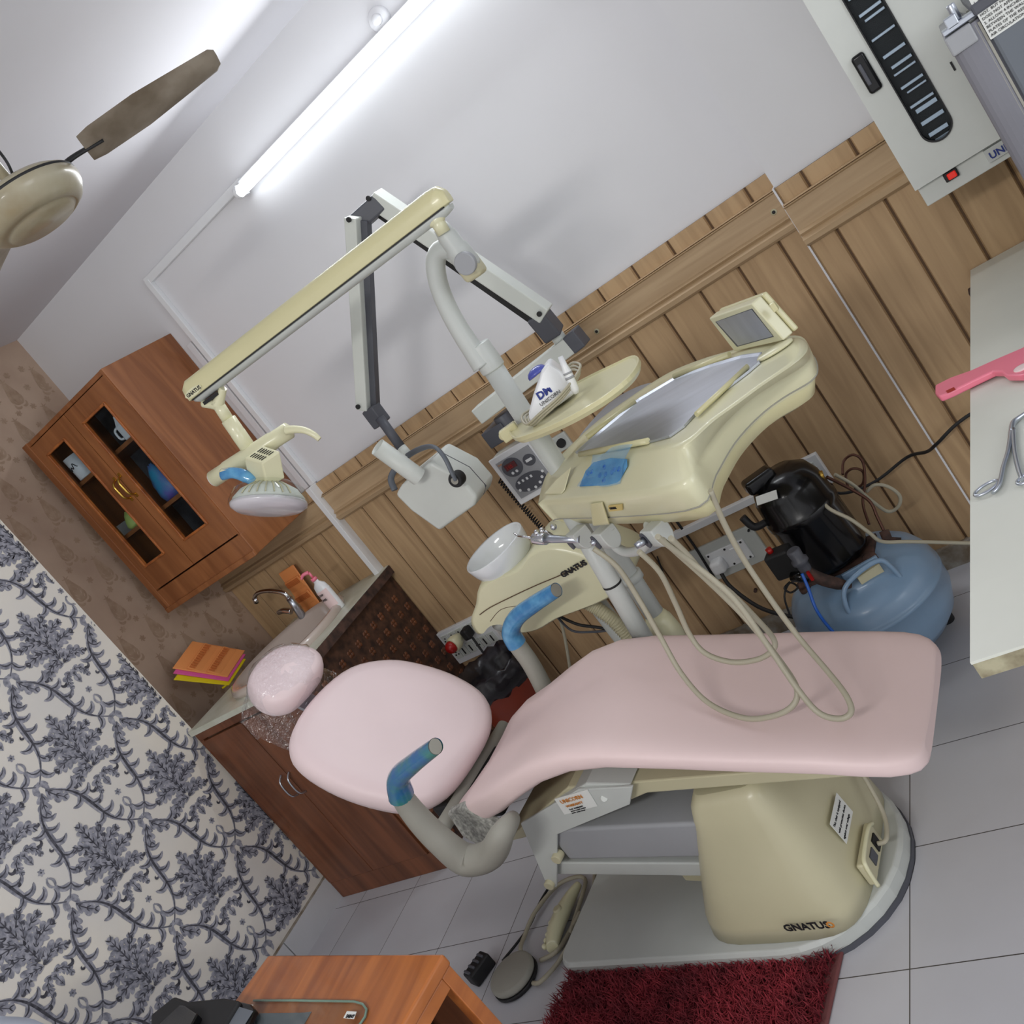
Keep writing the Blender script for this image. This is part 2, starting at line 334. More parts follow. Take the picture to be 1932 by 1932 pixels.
def acan(b, p, a, L, W, curl, X, lift=0, lobes=4):
    """scalloped acanthus leaf with dark rib and veins"""
    PH['i'] = (PH['i']+7) % 311; lift += PH['i']*2.5e-6
    n = lobes*6; q = V(p); st = L/n; an = a; up = []; dn = []; cen = []
    for i in range(n+1):
        t = i/n; wd = W*1.45*(math.sin(math.pi*min(1, t**.8*.94+.05))**.7)*(.5+.5*abs(math.sin(math.pi*lobes*t))**.6); nn = V((-math.sin(an), math.cos(an))); tt = V((math.cos(an), math.sin(an)))
        up.append(q+nn*wd+tt*wd*.45); dn.append(q-nn*wd+tt*wd*.45); cen.append((q.copy(), an)); q = q+tt*st; an += curl/n
    vs = [(X+.0004+lift, u.x, u.y) for u in up]+[(X+.0004+lift, c_[0].x, c_[0].y) for c_ in cen]+[(X+.0004+lift, d.x, d.y) for d in dn]; k = n+1
    b.add(vs, [(i, i+1, k+i+1, k+i) for i in range(n)]+[(k+i, k+i+1, 2*k+i+1, 2*k+i) for i in range(n)], 0)
    leaf(b, p, a, L*.9, W*.11, curl*.9, 1, X, 8, .0008+lift)
    for i in range(1, lobes+1):
        c_, an_ = cen[min(n, int((i-.6)*6))]
        for sg in (-1, 1): leaf(b, c_, an_+sg*.75, W*1.0, W*.12, -sg*.5, 1, X, 4, .0009+lift)
def damask(b, cy, cz, X):
    up = math.pi/2
    for s in (-1, 1):
        for dy, dz, d, L, W, cu, lf in ((.004, .055, .55, .085, .019, .5, 0), (.006, .03, .95, .10, .020, .7, .0003), (.006, -.005, 1.25, .105, .021, .5, .0006), (.006, -.045, 1.55, .095, .019, 1.0, .0009),
                                    (.003, .01, .38, .085, .016, .3, .0012), (.003, -.03, .6, .08, .016, .5, .0015), (.003, -.07, .95, .065, .014, .8, .0018), (.004, -.105, 1.7, .075, .013, 1.9, 0)):
            acan(b, (cy+s*dy, cz+dz), up-s*d, L, W, -s*cu, X, lf)
            e = (cy+s*(dy+L*math.sin(d)*.97), cz+dz+L*math.cos(d)*.97-cu*.03); leaf(b, e, up-s*(d+cu+.6), .022, .0045, -s*3.6, 1, X, 7, .002)
        leaf(b, (cy+s*.045, cz-.125), up-s*2.6, .035, .006, s*3.4, 1, X, 7, .001)
    acan(b, (cy, cz+.05), up, .115, .021, 0, X, .002, 5); acan(b, (cy, cz-.05), up, .09, .016, 0, X, .0023, 4)
    acan(b, (cy, cz-.16), up, .06, .010, 0, X, .0004, 2)
    for i in range(5): leaf(b, (cy, cz+.02-i*.022), up+(.7 if i % 2 else -.7), .016, .005, 0, 1, X, 4, .003)
def vine(b, p0, p1, bow, X):
    p0, p1 = V(p0), V(p1); d = p1-p0; nn = V((-d.y, d.x)).normalized(); N = 22; pts = []
    for i in range(N+1):
        t = i/N; pts.append(p0+d*(.04+t*.92)+nn*(math.sin(t*math.pi*2)*bow))
    for i in range(N):
        wv = .003+.010*math.sin(math.pi*min(1, i/N*1.1))**2; wn = .003+.010*math.sin(math.pi*min(1, (i+1)/N*1.1))**2
        t = (pts[i+1]-pts[i]).normalized(); k = V((-t.y, t.x)); a, c = pts[i], pts[i+1]
        PH['i'] = (PH['i']+3) % 311
        for z_, f_, m_ in ((.0005+PH['i']*2e-6, 1, 0), (.0012+PH['i']*2e-6, .35, 1)): b.add([(X+z_, *(a+k*wv*f_)), (X+z_, *(a-k*wv*f_)), (X+z_, *(c-k*wn*f_)), (X+z_, *(c+k*wn*f_))], [(0, 1, 2, 3)], m_)
        an = math.atan2(t.y, t.x)
        if i % 3 == 1 and 1 < i < N-1:
            sg = 1 if (i//3) % 2 else -1
            for s2 in (1, -1):
                if s2 == sg or i % 2: leaf(b, a, an+s2*.45, .062, .0115, s2*2.2, 0, X, 9, .0006); leaf(b, a, an+s2*.45, .056, .0026, s2*2.2, 1, X, 9, .0009)
    acan(b, pts[0], math.atan2(d.y, d.x)-.2, .085, .017, .5, X, .0002, 3)
    leaf(b, pts[-1], math.atan2(d.y, d.x)+1.3, .045, .009, -1.6, 0, X, 8, .0007); leaf(b, pts[-1], math.atan2(d.y, d.x)-1.3, .045, .009, 1.6, 0, X, 8, .0007)
b = MB()
for k in range(-11, 4):
    for j in range(-5, 5):
        if (k+j) % 2: continue
        cy, cz = 1.69+.18*k, 1.16-.335*j*1.0
        if cy < .35 or cz > 2.5 or cz < .02: continue
        damask(b, cy, cz, XD)
        # ogee vines around each motif
        vine(b, (cy, cz+.335), (cy+.18, cz), .022, XD)
        vine(b, (cy, cz+.335), (cy-.18, cz), -.022, XD)
        for sg in (-1, 1): leaf(b, (cy, cz-.26), math.pi/2-sg*.9, .05, .0045, sg*2.3, 0, XD, 9, .001)
        for q in range(6): leaf(b, (cy, cz-.195), q*1.05, .013, .0045, 0, 0, XD, 4, .001)
        leaf(b, (cy-.003, cz-.195), 0, .006, .003, 0, 1, XD, 4, .0014)
keep = [i for i, f in enumerate(b.f) if all(b.v[q].y < 2.06 and b.v[q].z > .12 and b.v[q].z < CE for q in f)]
b.f = [b.f[i] for i in keep]; b.m = [b.m[i] for i in keep]; b.s = [b.s[i] for i in keep]
struct('wall_left_print', b, ['damp', 'damd'])
b = MB()
for k in range(-2, 8):
    for j in range(-2, 20):
        if (k+j) % 2: continue
        cy, cz = 2.386+.078*k, 1.603+.16*(j-8)*.98
        if cz > 2.5: continue
        for sg in (-1, 1):
            for dz, d, L in ((-.05, 1.15, .055), (-.035, .95, .062), (-.018, .8, .06), (0, .65, .055), (.018, .5, .05), (-.05, .5, .05), (-.03, .4, .05)):
                leaf(b, (cy+sg*.003, cz+dz), math.pi/2-sg*d, L*1.2, .0048, sg*2.1, 0, XL, 8, .0006)
            leaf(b, (cy+sg*.004, cz-.06), math.pi/2-sg*2.0, .04, .006, sg*2.6, 0, XL, 7, .0006)
        leaf(b, (cy, cz-.05), math.pi/2, .125, .010, 0, 0, XL, 6, .0004)
        for q in range(6):
            for qy, qz in ((.078, 0), (.039, .078), (.117, .078)): leaf(b, (cy+qy, cz+qz), q*1.05, .017, .004, 2, 0, XL, 4, .0006)
keep = [i for i, f in enumerate(b.f) if all(2.07 < b.v[q].y < 2.8 and b.v[q].z < 2.52 for q in f)]
b.f = [b.f[i] for i in keep]; b.m = [b.m[i] for i in keep]; b.s = [b.s[i] for i in keep]
struct('wall_left_alcove_print', b, 'tanp')
# ================================================================== CHAIR FRAME
CO, CA = V((-1.3, 1.68, 0)), math.radians(-6)
CU, CV = V((math.cos(CA), math.sin(CA), 0)), V((-math.sin(CA), math.cos(CA), 0))
def ch(s, v, z): return CO+CU*s+CV*v+V((0, 0, z))
def cpx(x, y, v):
    d = ray(x, y); return EYE+d*((CV.dot(CO-EYE)+v)/CV.dot(d))
chair = thing('dental_chair', ch(0, 0, 0), 'pink upholstered reclining dental chair on a beige and grey base mid room', 'dental chair')
# base plate
def plate(s0, s1, hw, z0, z1, rl, rr, n=8, tap=0):
    pts = []
    for cx, cy, r, a0 in ((s1-rr, hw-rr, rr, 0), (s0+rl, hw-rl, rl, 90), (s0+rl, -hw+rl, rl, 180), (s1-rr, -hw+rr, rr, 270)):
        for i in range(n+1):
            a = math.radians(a0+90*i/n); pts.append((cx+r*math.cos(a), cy+r*math.sin(a)))
    return pts
pl = plate(-.47, .475, .262, 0, .05, .05, .255)
b = MB().loft([[ch(x*.995, y*.99, .0) for x, y in pl], [ch(x, y, .012) for x, y in pl], [ch(x, y, .045) for x, y in pl], [ch(x*.985, y*.975, .055) for x, y in pl]], 0, False)
b.build('base_plate', 'lgrey', chair, bevel=.003)
MB().loft([[ch(.01+x*.99, y*.985, .0) for x, y in pl], [ch(x+.004, y*1.005, .0) for x, y in pl], [ch(x+.004, y*1.005, .014) for x, y in pl]], 0, False).build('rubber_skirt', 'dgrey', chair)
# beige moulded cover
def oval(s0, s1, v0, v1, z, e, n=32):
    pts = []
    for i in range(n):
        a = 2*math.pi*i/n; c, s = math.cos(a), math.sin(a)
        x = (abs(c)**e)*(1 if c > 0 else -1); y = (abs(s)**e)*(1 if s > 0 else -1)
        pts.append(ch((s0+s1)/2+x*(s1-s0)/2, (v0+v1)/2+y*(v1-v0)/2, z))
    return pts
rings = [oval(.0, .425, -.238, .225, .056, .45), oval(.01, .422, -.232, .22, .10, .45), oval(.05, .415, -.215, .21, .18, .45), oval(.10, .40, -.195, .195, .27, .4), oval(.14, .385, -.182, .185, .34, .35), oval(.17, .37, -.172, .175, .40, .3), oval(.19, .36, -.15, .15, .425, .3)]
MB().loft(rings, 0, True).build('base_cover', 'cover', chair)
# scissor lift beam
def beam(pa, pb, hw, h, m='grey', name='lift_beam', bev=.01):
    (s0, z0), (s1, z1) = pa, pb
    MB().prism([ch(s0, -hw, z0), ch(s1, -hw, z1), ch(s1, -hw, z1-h), ch(s0, -hw, z0-h)], CV*2*hw).build(name, m, chair, bevel=bev, seg=3)
beam((-.26, .425), (.30, .345), .165, .11)
beam((-.36, .315), (.16, .228), .158, .045, 'lgrey', 'lower_beam', .005)
beam((-.05, .2), (.14, .16), .09, .08, 'cover', 'strut', .004)
# hinge cheek plate
for v in (-.178, .17):
    MB().prism([ch(-.30, v, .47), ch(-.05, v, .535), ch(.10, v, .51), ch(.055, v, .462), ch(-.215, v, .415), ch(-.355, v, .245), ch(-.385, v, .25)], CV*.008).build('cheek_plate', 'lgrey', chair, bevel=.002)
    MB().cyl(ch(-.27, v-.012, .345), ch(-.27, v+.015, .345), .014, n=20).build('hinge_bolt', 'cover', chair, bevel=.002); MB().cyl(ch(-.365, v-.012, .262), ch(-.365, v+.015, .262), .014, n=20).build('hinge_bolt', 'cover', chair, bevel=.002)
sf = MB().prism([ch(-.44, -.155, .40), ch(-.10, -.155, .53), ch(.62, -.155, .43), ch(.6, -.155, .40), ch(.10, -.155, .465), ch(-.2, -.155, .41)], CV*.31).build('seat_frame', 'cover', chair, bevel=.004)
# seat cushion cross sections
prof = [(-.53, .50, .05, .11), (-.515, .53, .085, .16), (-.47, .572, .10, .20), (-.40, .598, .10, .215), (-.30, .618, .095, .222), (-.20, .645, .085, .225), (-.10, .668, .08, .225), (0, .672, .075, .222), (.10, .652, .07, .218), (.25, .603, .065, .215), (.40, .556, .065, .213), (.55, .51, .065, .21), (.62, .485, .065, .209), (.67, .468, .065, .205), (.70, .457, .063, .196), (.718, .447, .057, .184), (.729, .437, .045, .168), (.734, .430, .03, .145)]
rings = []
for i, (s, zt, th, hw) in enumerate(prof):
    r = []; dish = .012 if s > .05 else .022
    for j in range(44):
        a = 2*math.pi*j/44; c, q = math.cos(a), math.sin(a); e = .38
        x = (abs(c)**e)*(1 if c > 0 else -1); y = (abs(q)**(.55))*(1 if q > 0 else -1)
        z = zt-th/2+y*th/2
        if q > 0: z -= dish*(1-abs(x)**2)*q
        r.append(ch(s, .008+x*hw, z))
    rings.append(r)
MB().loft(rings, 0, True).build('seat', 'pink', chair, label='long pale pink seat and leg rest cushion')
# backrest (outline as v, distance up the slope)
hs, hz, ba = -.528, .545, math.radians(42)
BU = -CU*math.cos(ba)+V((0, 0, math.sin(ba))); BN = CU*math.sin(ba)+V((0, 0, math.cos(ba)))
def bk(v, d, h=0): return ch(hs, v, hz)+BU*d+BN*h
ol = [(0, .0), (.13, .012), (.215, .07), (.25, .18), (.25, .30), (.222, .41), (.14, .50), (0, .53), (-.14, .515), (-.225, .455), (-.255, .33), (-.25, .19), (-.215, .075), (-.13, .015)]
cushion(catmull([bk(v, d, .03) for v, d in ol], 4), BN, .085, 'backrest', 'pinkw', chair, puff=-.02, label='wide rounded pale pink back cushion')
MB().loft([[bk(v*.93, .02+d*.95, -.02) for v, d in ol], [bk(v*.96, .015+d*.97, .0) for v, d in ol]], 0, False).build('backrest_shell', 'ivory', chair, bevel=.004)
MB().box(bk(0, -.03, -.05), (.24, .22, .08), CA).build('hinge_block', 'mblack', chair, bevel=.01)
MB().cyl(bk(-.20, .0, -.03), bk(.20, .0, -.03), .022).build('hinge_bar', 'agrey', chair)
# lace textured side shell between back and seat
MB().loft([[ch(-.50, -.19, .56), ch(-.40, -.21, .585), ch(-.33, -.215, .50), ch(-.36, -.215, .455), ch(-.44, -.215, .445), ch(-.50, -.2, .48)], [p+CV*.03 for p in [ch(-.50, -.19, .56), ch(-.40, -.21, .585), ch(-.33, -.215, .50), ch(-.36, -.215, .455), ch(-.44, -.215, .445), ch(-.50, -.2, .48)]]], 0, False).build('side_shell', 'lacegrey', chair, bevel=.008)
# headrest
ho = [(0, .545), (.08, .555), (.12, .60), (.115, .66), (.08, .715), (0, .735), (-.08, .715), (-.115, .66), (-.12, .60), (-.08, .555)]
cushion(catmull([bk(v, d, .07) for v, d in ho], 4), (BN+BU*-.12), .085, 'headrest', 'pinkw', chair, puff=.012, label='small pink headrest pad under clear plastic film')
MB().box(bk(0, .53, .0), (.05, .02, .02), CA).prism([bk(-.03, .40, -.03), bk(.03, .40, -.03), bk(.03, .66, .01), bk(-.03, .66, .01)], BN*.012).build('headrest_stem', 'steel', chair)
b = MB(); n_ = 40; rings = []
hc = bk(0, .64, .07)
for t, sc2, hh in ((0, .02, .056), (1, .8, .052), (2, .98, .036), (3, 1.03, .0), (4, 1.05, -.04)):
    rings.append([hc+CV*(.122*sc2*math.cos(a)+random.uniform(-.002, .002)*t)+BU*(.097*sc2*math.sin(a))+BN*(hh+random.uniform(-.0025, .0025)*t) for a in [2*math.pi*j/n_ for j in range(n_)]])
for e_ in (1, 2):
    rings.append([p+BU*(-.04)*(1 if (p-hc).dot(BU) < -.03 else .1)-CV*(.02 if (p-hc).dot(CV) < 0 else -.01)+CV*random.uniform(-.008, .008)-BN*(.012+.016*random.random()) for p in rings[-1]])
b.loft(rings, 0, True, cap=False).build('plastic_film', 'clear', chair, label='crinkled clear plastic film over the headrest')
# armrests
def arm(path, r, film, name, filmmat, endr=None):
    o = MB().tube(path, r, 18, flat=.85, up=CV).build('armrest', 'agrey', chair)
    MB().tube(film, [x*1.13 for x in r[-len(film):]], 18, flat=.86, cap=False, up=CV).build('barrier_film', filmmat, o, label='blue barrier film wrapped around the armrest')
La = [cpx(948, 1572, -.30), cpx(925, 1612, -.31), cpx(880, 1622, -.32), cpx(835, 1590, -.33), cpx(790, 1545, -.33), cpx(757, 1500, -.33), cpx(752, 1468, -.33), cpx(780, 1440, -.33), cpx(822, 1408, -.33)]
La = [cpx(968, 1545, -.24)]+La
arm(La, [.022, .034, .043, .045, .040, .036, .031, .027, .023, .019], La[6:], 'armrest', 'filmg')
Ra = [cpx(1035, 1320, .27), cpx(1022, 1290, .28), cpx(1000, 1250, .29), cpx(975, 1215, .30), cpx(964, 1192, .30), cpx(975, 1165, .30), cpx(1010, 1138, .30), cpx(1050, 1113, .30)]
arm(Ra, [.030, .030, .029, .029, .028, .027, .025, .021], Ra[3:], 'armrest', 'film')
# junction box under the seat with sticker
jb = MB().prism([cpx(1042, 1518, -.17), cpx(1105, 1478, -.17), cpx(1190, 1480, -.17), cpx(1176, 1518, -.17), cpx(1055, 1538, -.17)], CV*.1).build('junction_box', 'lgrey', chair, bevel=.004)
p0, p1, p2 = cpx(1044, 1504, -.184), cpx(1112, 1487, -.184), cpx(1062, 1540, -.184)
MB().prism([cpx(1046, 1508, -.181), cpx(1108, 1490, -.181), cpx(1127, 1521, -.181), cpx(1065, 1537, -.181)], CV*.002).build('warranty_sticker', 'paper', jb)
xd = cpx(1108, 1490, -.183)-cpx(1046, 1508, -.183); yd = cpx(1046, 1508, -.183)-cpx(1065, 1537, -.183)
text('sticker_text', 'UNICORN', cpx(1060, 1517, -.183), xd, yd, .016, 'inko', jb)
text('sticker_text', 'WARRANTY', cpx(1070, 1524, -.183), xd, yd, .010, 'inko', jb)
for i, s_ in enumerate(('To 01  WARRANTY', 'service record number', 'www.  dealer stamp')): text('sticker_text', s_, cpx(1075+i*2.5, 1529+i*3.2, -.183), xd, yd, .0055, 'ink', jb)
MB().cyl(cpx(1140, 1506, -.18), cpx(1140, 1506, -.17), .008).build('screw_cap', 'gwhite', jb)
# lettering on cover
def on_cover(x, y, v): return cpx(x, y, v)
text('logo', 'GNATUS', cpx(1483, 1757, -.243), cpx(1540, 1753, -.243)-cpx(1490, 1757, -.243), V((0, 0, 1)), .028, 'ink', chair, bold=.0008)
MB().lathe(cpx(1549, 1746, -.243)+CU*.022, [(.009, 0), (.009, .001), (.005, .001), (.005, 0)], 20, axis=-CV, cap=False).build('logo_flame', 'inko', chair)
LX = CV; LY = (CU*-.085+V((0, 0, .99))).normalized(); LN = LX.cross(LY)
EP = ch(.424, 0, .056)
def endp(x, y, off=.008):
    d = ray(x, y); return EYE+d*((LN.dot(EP+LN*off-EYE))/LN.dot(d))
LO = endp(1597, 1592); LW = .092
b = MB().prism([LO, LO+LX*LW, LO+LX*LW+LY*.062, LO+LY*.062], LN*.001).build('notice_label', 'paper', chair)
for i, s_ in enumerate(('This chair is equipped', 'with protection device', 'against over voltage')):
    text('notice_text', s_, LO+LY*(.045-.018*i)+LX*.004+LN*.0015, LX, LY, .0088, 'ink', b)
# mains inlet recess at the foot end of the cover
MB().box(ch(.432, -.055, .098), (.018, .125, .062), CA).build('inlet_panel', 'cover', chair, bevel=.006, seg=3)
MB().tube([ch(.443, -.118, .066), ch(.445, -.115, .118), ch(.442, -.095, .132), ch(.442, -.02, .134), ch(.44, .01, .12)], .005, 10).build('inlet_rim', 'ivory', chair)
MB().box(ch(.442, -.065, .098), (.004, .028, .028), CA).build('inlet_switch', 'dgrey', chair)
MB().box(ch(.442, -.025, .098), (.006, .024, .034), CA).build('inlet_socket', 'mblack', chair)
MB().tube([ch(.447, -.03, .098), ch(.468, -.02, .10), ch(.462, .04, .12), ch(.44, .1, .2), ch(.41, .15, .26)], .0055).build('inlet_cable', 'hose', chair)
# hand controller and cable lying at the head end
hc_ = thing('hand_controller', az(1060, 1725, .02), 'off white hand controller with a round beige button lying beside the chair base', 'controller')
hp = [az(x, y, .03) for x, y in ((1092, 1668), (1078, 1690), (1062, 1720), (1048, 1755), (1042, 1788))]
MB().tube(hp, [.014, .024, .031, .032, .022], 18, flat=.75).build('body', 'ivory', hc_)
b = MB()
for i in range(5):
    c = az(1040-3*i, 1742+11*i, .03); b.ball(c, .009)
b.build('grip_ridge', 'ivory', hc_)
MB().lathe(az(1052, 1716, .055), [(.014, -.01), (.014, .004), (.010, .007)], 20).build('button', 'cover', hc_)
cables = [[(1122, 1650), (1118, 1690), (1095, 1745), (1072, 1785), (1050, 1820), (1020, 1852), (1006, 1855)], [(1020, 1812), (1050, 1795), (1072, 1762), (1095, 1720)], [(1075, 1762), (1098, 1690), (1104, 1660), (1085, 1655), (1050, 1672), (1010, 1720), (990, 1765), (982, 1790), (990, 1810)]]
# foot pedal
fp = thing('foot_pedal', az(975, 1850, 0), 'round grey foot pedal on the white floor tiles beside the desk', 'foot pedal')
pc = az(977, 1850, .0)
MB().lathe(pc, [(.068, 0), (.074, .006), (.074, .016)], 40).build('base', 'mblack', fp)
MB().lathe(pc, [(.06, .016), (.071, .018), (.073, .026), (.071, .035), (.064, .038), (.001, .039)], 40).build('disc', 'agrey', fp)
for c in cables: MB().tube([az(x, y, .012+.01*(i % 2)) for i, (x, y) in enumerate(c)], .0065, 10).build('cable', 'hose', fp)
b = MB(); b.tube([az(x, y, .012) for x, y in ((1045, 1660), (1020, 1700), (1000, 1745), (975, 1780), (948, 1813))], .004, 8)
pg = thing('plug_connector', az(920, 1843, 0), 'dusty black plug connector with a thin black lead beside the foot pedal', 'plug')
b.build('lead', 'mblack', pg)
pb = az(914, 1838, 0); MB().box(pb+V((0, 0, .024)), (.048, .085, .046), math.radians(-22)).build('body', 'mblack', pg, bevel=.006)
b = MB()
for i in range(4): b.box(pb+V((-.004+.008*i-.01, -.03+.018*i, .049)), (.03, .008, .008), math.radians(-22))
b.build('rib', 'dgrey', pg, bevel=.002)
# ------------------------------------------------------------------ RUG
rg = thing('shaggy_rug', az(1340, 1870, 0), 'dark red shaggy rug on the floor in front of the dental chair base', 'rug')
q = [az(1105, 1806, 0), az(1595, 1795, 0)]; ux = (q[1]-q[0]).normalized(); uy = V((-ux.y, ux.x, 0)); L_ = (q[1]-q[0]).length
rc = lambda a, c, z: q[0]+ux*a-uy*c+V((0, 0, z))
MB().prism([rc(0, 0, .001), rc(0, .42, .001), rc(L_, .42, .001), rc(L_, 0, .001)], (0, 0, .010)).build('backing', 'rugb', rg, bevel=.004)
b = MB()
for i in range(15000):
    a = random.uniform(-.005, L_-.012); c = random.uniform(-.005, .32) if i < 12500 else random.uniform(.1, .42)
    p = rc(a, c, .010); th = random.uniform(0, 6.28); ln = random.uniform(.02, .042); d = V((math.cos(th), math.sin(th), 0)); lean = random.uniform(.3, 1.3)
    wd = V((-d.y, d.x, 0))*random.uniform(.0010, .0019); m1 = p+V((0, 0, ln*.6))+d*ln*.3*lean; m2 = p+V((0, 0, ln*(1-.35*lean)+.004))+d*ln*.9*lean
    b.add([p-wd, p+wd, m1+wd, m1-wd, m2], [(0, 1, 2, 3), (3, 2, 4)])
o = b.build('pile', 'rug', rg); tag(o, kind='stuff')
# ================================================================== OPERATING LAMP
lamp = thing('operating_lamp', (-1.28, 2.12, .1), 'ivory overhead dental operating lamp on a curved grey post and long swing arm', 'dental lamp')
pt, pbm = ay(922, 682, 2.12), ay(1262, 1200, 2.12); pbm = pt+(pbm-pt)*1.25
MB().cyl(pt, pbm, .0285, n=28).build('post', 'lgrey', lamp)
dd = (pbm-pt).normalized()
MB().lathe(pt, [(.027, -.052), (.031, -.05), (.0335, .0), (.0335, .022), (.029, .026)], 28, axis=dd).build('collar', 'lgrey', lamp, bevel=.001)
q = pt+dd*(ay(1209, 1081, 2.12)-pt).length
MB().lathe(q, [(.029, -.012), (.036, -.01), (.036, .012), (.029, .014)], 28, axis=dd).build('lower_collar', 'lgrey', lamp)
MB().lathe(q+dd*.15, [(.029, -.02), (.040, .005), (.046, .05), (.046, .12)], 28, axis=dd).build('post_foot', 'ivory', lamp)
S = [ay(x, y, 2.11) for x, y in ((893, 512), (880, 492), (855, 472), (832, 472), (822, 492), (826, 530), (842, 575), (866, 620), (892, 660), (912, 688))]
MB().tube(S, [.026, .026, .025, .025, .025, .025, .025, .026, .028, .032], 20).build('curved_tube', 'lgrey', lamp)
j = ay(880, 492, 2.08)
ja, jb_ = ay(818, 410, 2.06), ay(885, 500, 2.08); jd = (jb_-ja).normalized()
MB().lathe(ja, [(.020, .025), (.022, .045), (.025, .05), (.026, .085), (.030, .09), (.031, .14), (.027, .15)], 24, axis=jd).build('joint_sleeve', 'lgrey', lamp)
MB().box(ja+jd*.145, (.06, .055, .05), 0, M=Matrix((jd, jd.cross(V((0, 1, 0))), V((0, -1, 0)))).transposed().to_3x3()).build('joint_block', 'cover', lamp, bevel=.012, seg=3)
kc = ay(881, 495, 2.045)
MB().cyl(kc, kc+V((-.0, -.016, .0)), .028, n=32).build('joint_knob', 'grey', lamp, bevel=.003)
A1, A0 = ay(842, 362, 2.06), ay(352, 742, 1.95); ad = (A1-A0).normalized(); au = ad.cross(V((0, -1, 0))).normalized()
if au.z < 0: au = -au
an = ad.cross(au); an = an if an.y < 0 else -an
def armring(t, sc_=1, sh=0):
    c = A0+ad*t; pr = [(-.026, -.024), (-.028, .0), (-.022, .020), (-.010, .028), (.010, .028), (.022, .020), (.028, .0), (.026, -.024)]
    return [c+an*x*sc_+au*(-.024+(y+.024)*sc_+sh) for x, y in pr]
AL = (A1-A0).length
MB().loft([armring(0, .45), armring(.008, .8), armring(.028, 1), armring(AL-.04, 1), armring(AL-.015, .95), armring(AL, .6)], 0, False).build('arm_cover', 'ivory2', lamp, bevel=.004, seg=3)
cr = lambda t, r: [A0+ad*t+an*math.cos(a)*r+au*(-.027-max(0, math.sin(a))*r*.8) for a in [math.pi*i/12 for i in range(13)]]
MB().loft([cr(.012, .010), cr(.03, .022), cr(AL-.03, .022), cr(AL-.008, .016)], 0, True).build('arm_rail', 'lgrey', lamp)
MB().loft([armring(.02, 1.02)[:1]+armring(.02, 1.02)[-1:]+[armring(.02, 1.02)[-1]-au*.003, armring(.02, 1.02)[0]-au*.003], armring(AL-.02, 1.02)[:1]+armring(AL-.02, 1.02)[-1:]+[armring(AL-.02, 1.02)[-1]-au*.003, armring(AL-.02, 1.02)[0]-au*.003]], 0, False).build('arm_seam', 'mblack', lamp)
lo = A0+ad*.045-au*.010+an*.0285
MB().loft([[lo+ad*(.034*math.cos(a))+au*(.011*math.sin(a))+an*.0 for a in [2*math.pi*i/20 for i in range(20)]], [lo+ad*(.034*math.cos(a))+au*(.011*math.sin(a))+an*.001 for a in [2*math.pi*i/20 for i in range(20)]]], 0, False).build('logo_plate', 'ivory', lamp)
text('logo', 'GNATUS', lo-ad*.027-au*.005+an*.0015, ad, au, .0145, 'ink', lamp, bold=.0003)
def fork(px_, py_, ex, ey, Yp, name):
    c = ay(px_, py_, Yp); e = ay(ex, ey, Yp); d = (e-c).normalized()
    MB().tube([c-ad*.045-au*.004, c-ad*.02+d*.018, c+d*.028, c+ad*.02+d*.018, c+ad*.045-au*.004], [.010, .014, .018, .014, .010], 14).cyl(c+d*.02, e, .017, n=20).build(name, 'ivory', lamp)
    MB().box(c+d*.006, (.06, .03, .01), 0, M=Matrix((ad, an, d)).transposed().to_3x3()).build('fork_gap', 'mblack', lamp)
fork(812, 395, 838, 440, 2.05, 'fork')
fork(400, 745, 432, 795, 1.955, 'fork')
hd0, hd1 = ay(430, 790, 1.95), ay(462, 836, 1.95); hdx = (hd1-hd0).normalized()
MB().lathe(hd0, [(.018, 0), (.0215, .002), (.0215, .045), (.0215, .046), (.022, .047), (.022, .115)], 24, axis=hdx).build('drop_sleeve', 'ivory', lamp)
# head: cross tube with handles
t0, t1 = ay(402, 904, 1.90), ay(545, 812, 1.98); td = (t1-t0).normalized(); TL_ = (t1-t0).length
MB().lathe(t0, [(.018, -.002), (.024, .0), (.024, .05), (.026, .055), (.026, TL_-.06), (.024, TL_-.055), (.024, TL_), (.012, TL_+.006)], 28, axis=td).build('cross_tube', 'ivory', lamp)
MB().lathe(t0, [(.0205, -.004), (.0205, .001)], 28, axis=td).build('tube_end_cap', 'white', lamp)
hp = [ay(x, y, 1.95) for x, y in ((540, 812), (556, 810), (575, 812), (592, 820), (603, 829))]
MB().tube(hp, [.013, .011, .0095, .0085, .007], 14).build('handle', 'ivory', lamp)
hp = [ay(x, y, 1.86) for x, y in ((420, 893), (440, 890), (462, 896), (480, 907), (488, 912))]
o = MB().tube(hp, [.013, .011, .010, .009, .008], 14).build('handle', 'ivory', lamp)
MB().tube([p+V((0, -.002, -.003)) for p in hp[:4]], [.017, .016, .018, .013], 12, flat=.8).build('barrier_film', 'film', o, label='blue film wrapped around the lamp handle')
hb = [ay(x, y, 1.88) for x, y in ((462, 862), (494, 872), (527, 851), (496, 840))]
f1 = [ay(x, y, 1.88) for x, y in ((461, 863), (494, 873), (506, 920), (466, 905))]
b = MB(); top4 = hb; c4 = sum(hb, V())/4
b.loft([[ay(461, 864, 1.87), ay(494, 874, 1.85), ay(528, 851, 1.89), ay(495, 840, 1.92)], [ay(468, 910, 1.87), ay(505, 921, 1.85), ay(538, 902, 1.89), ay(505, 892, 1.92)]], 0, False)
hs_ = b.build('lamp_housing', 'ivory', lamp, bevel=.004)
b = MB(); q00, q10, q11, q01 = [ay(461, 864, 1.87), ay(494, 874, 1.85), ay(528, 851, 1.89), ay(495, 840, 1.92)]
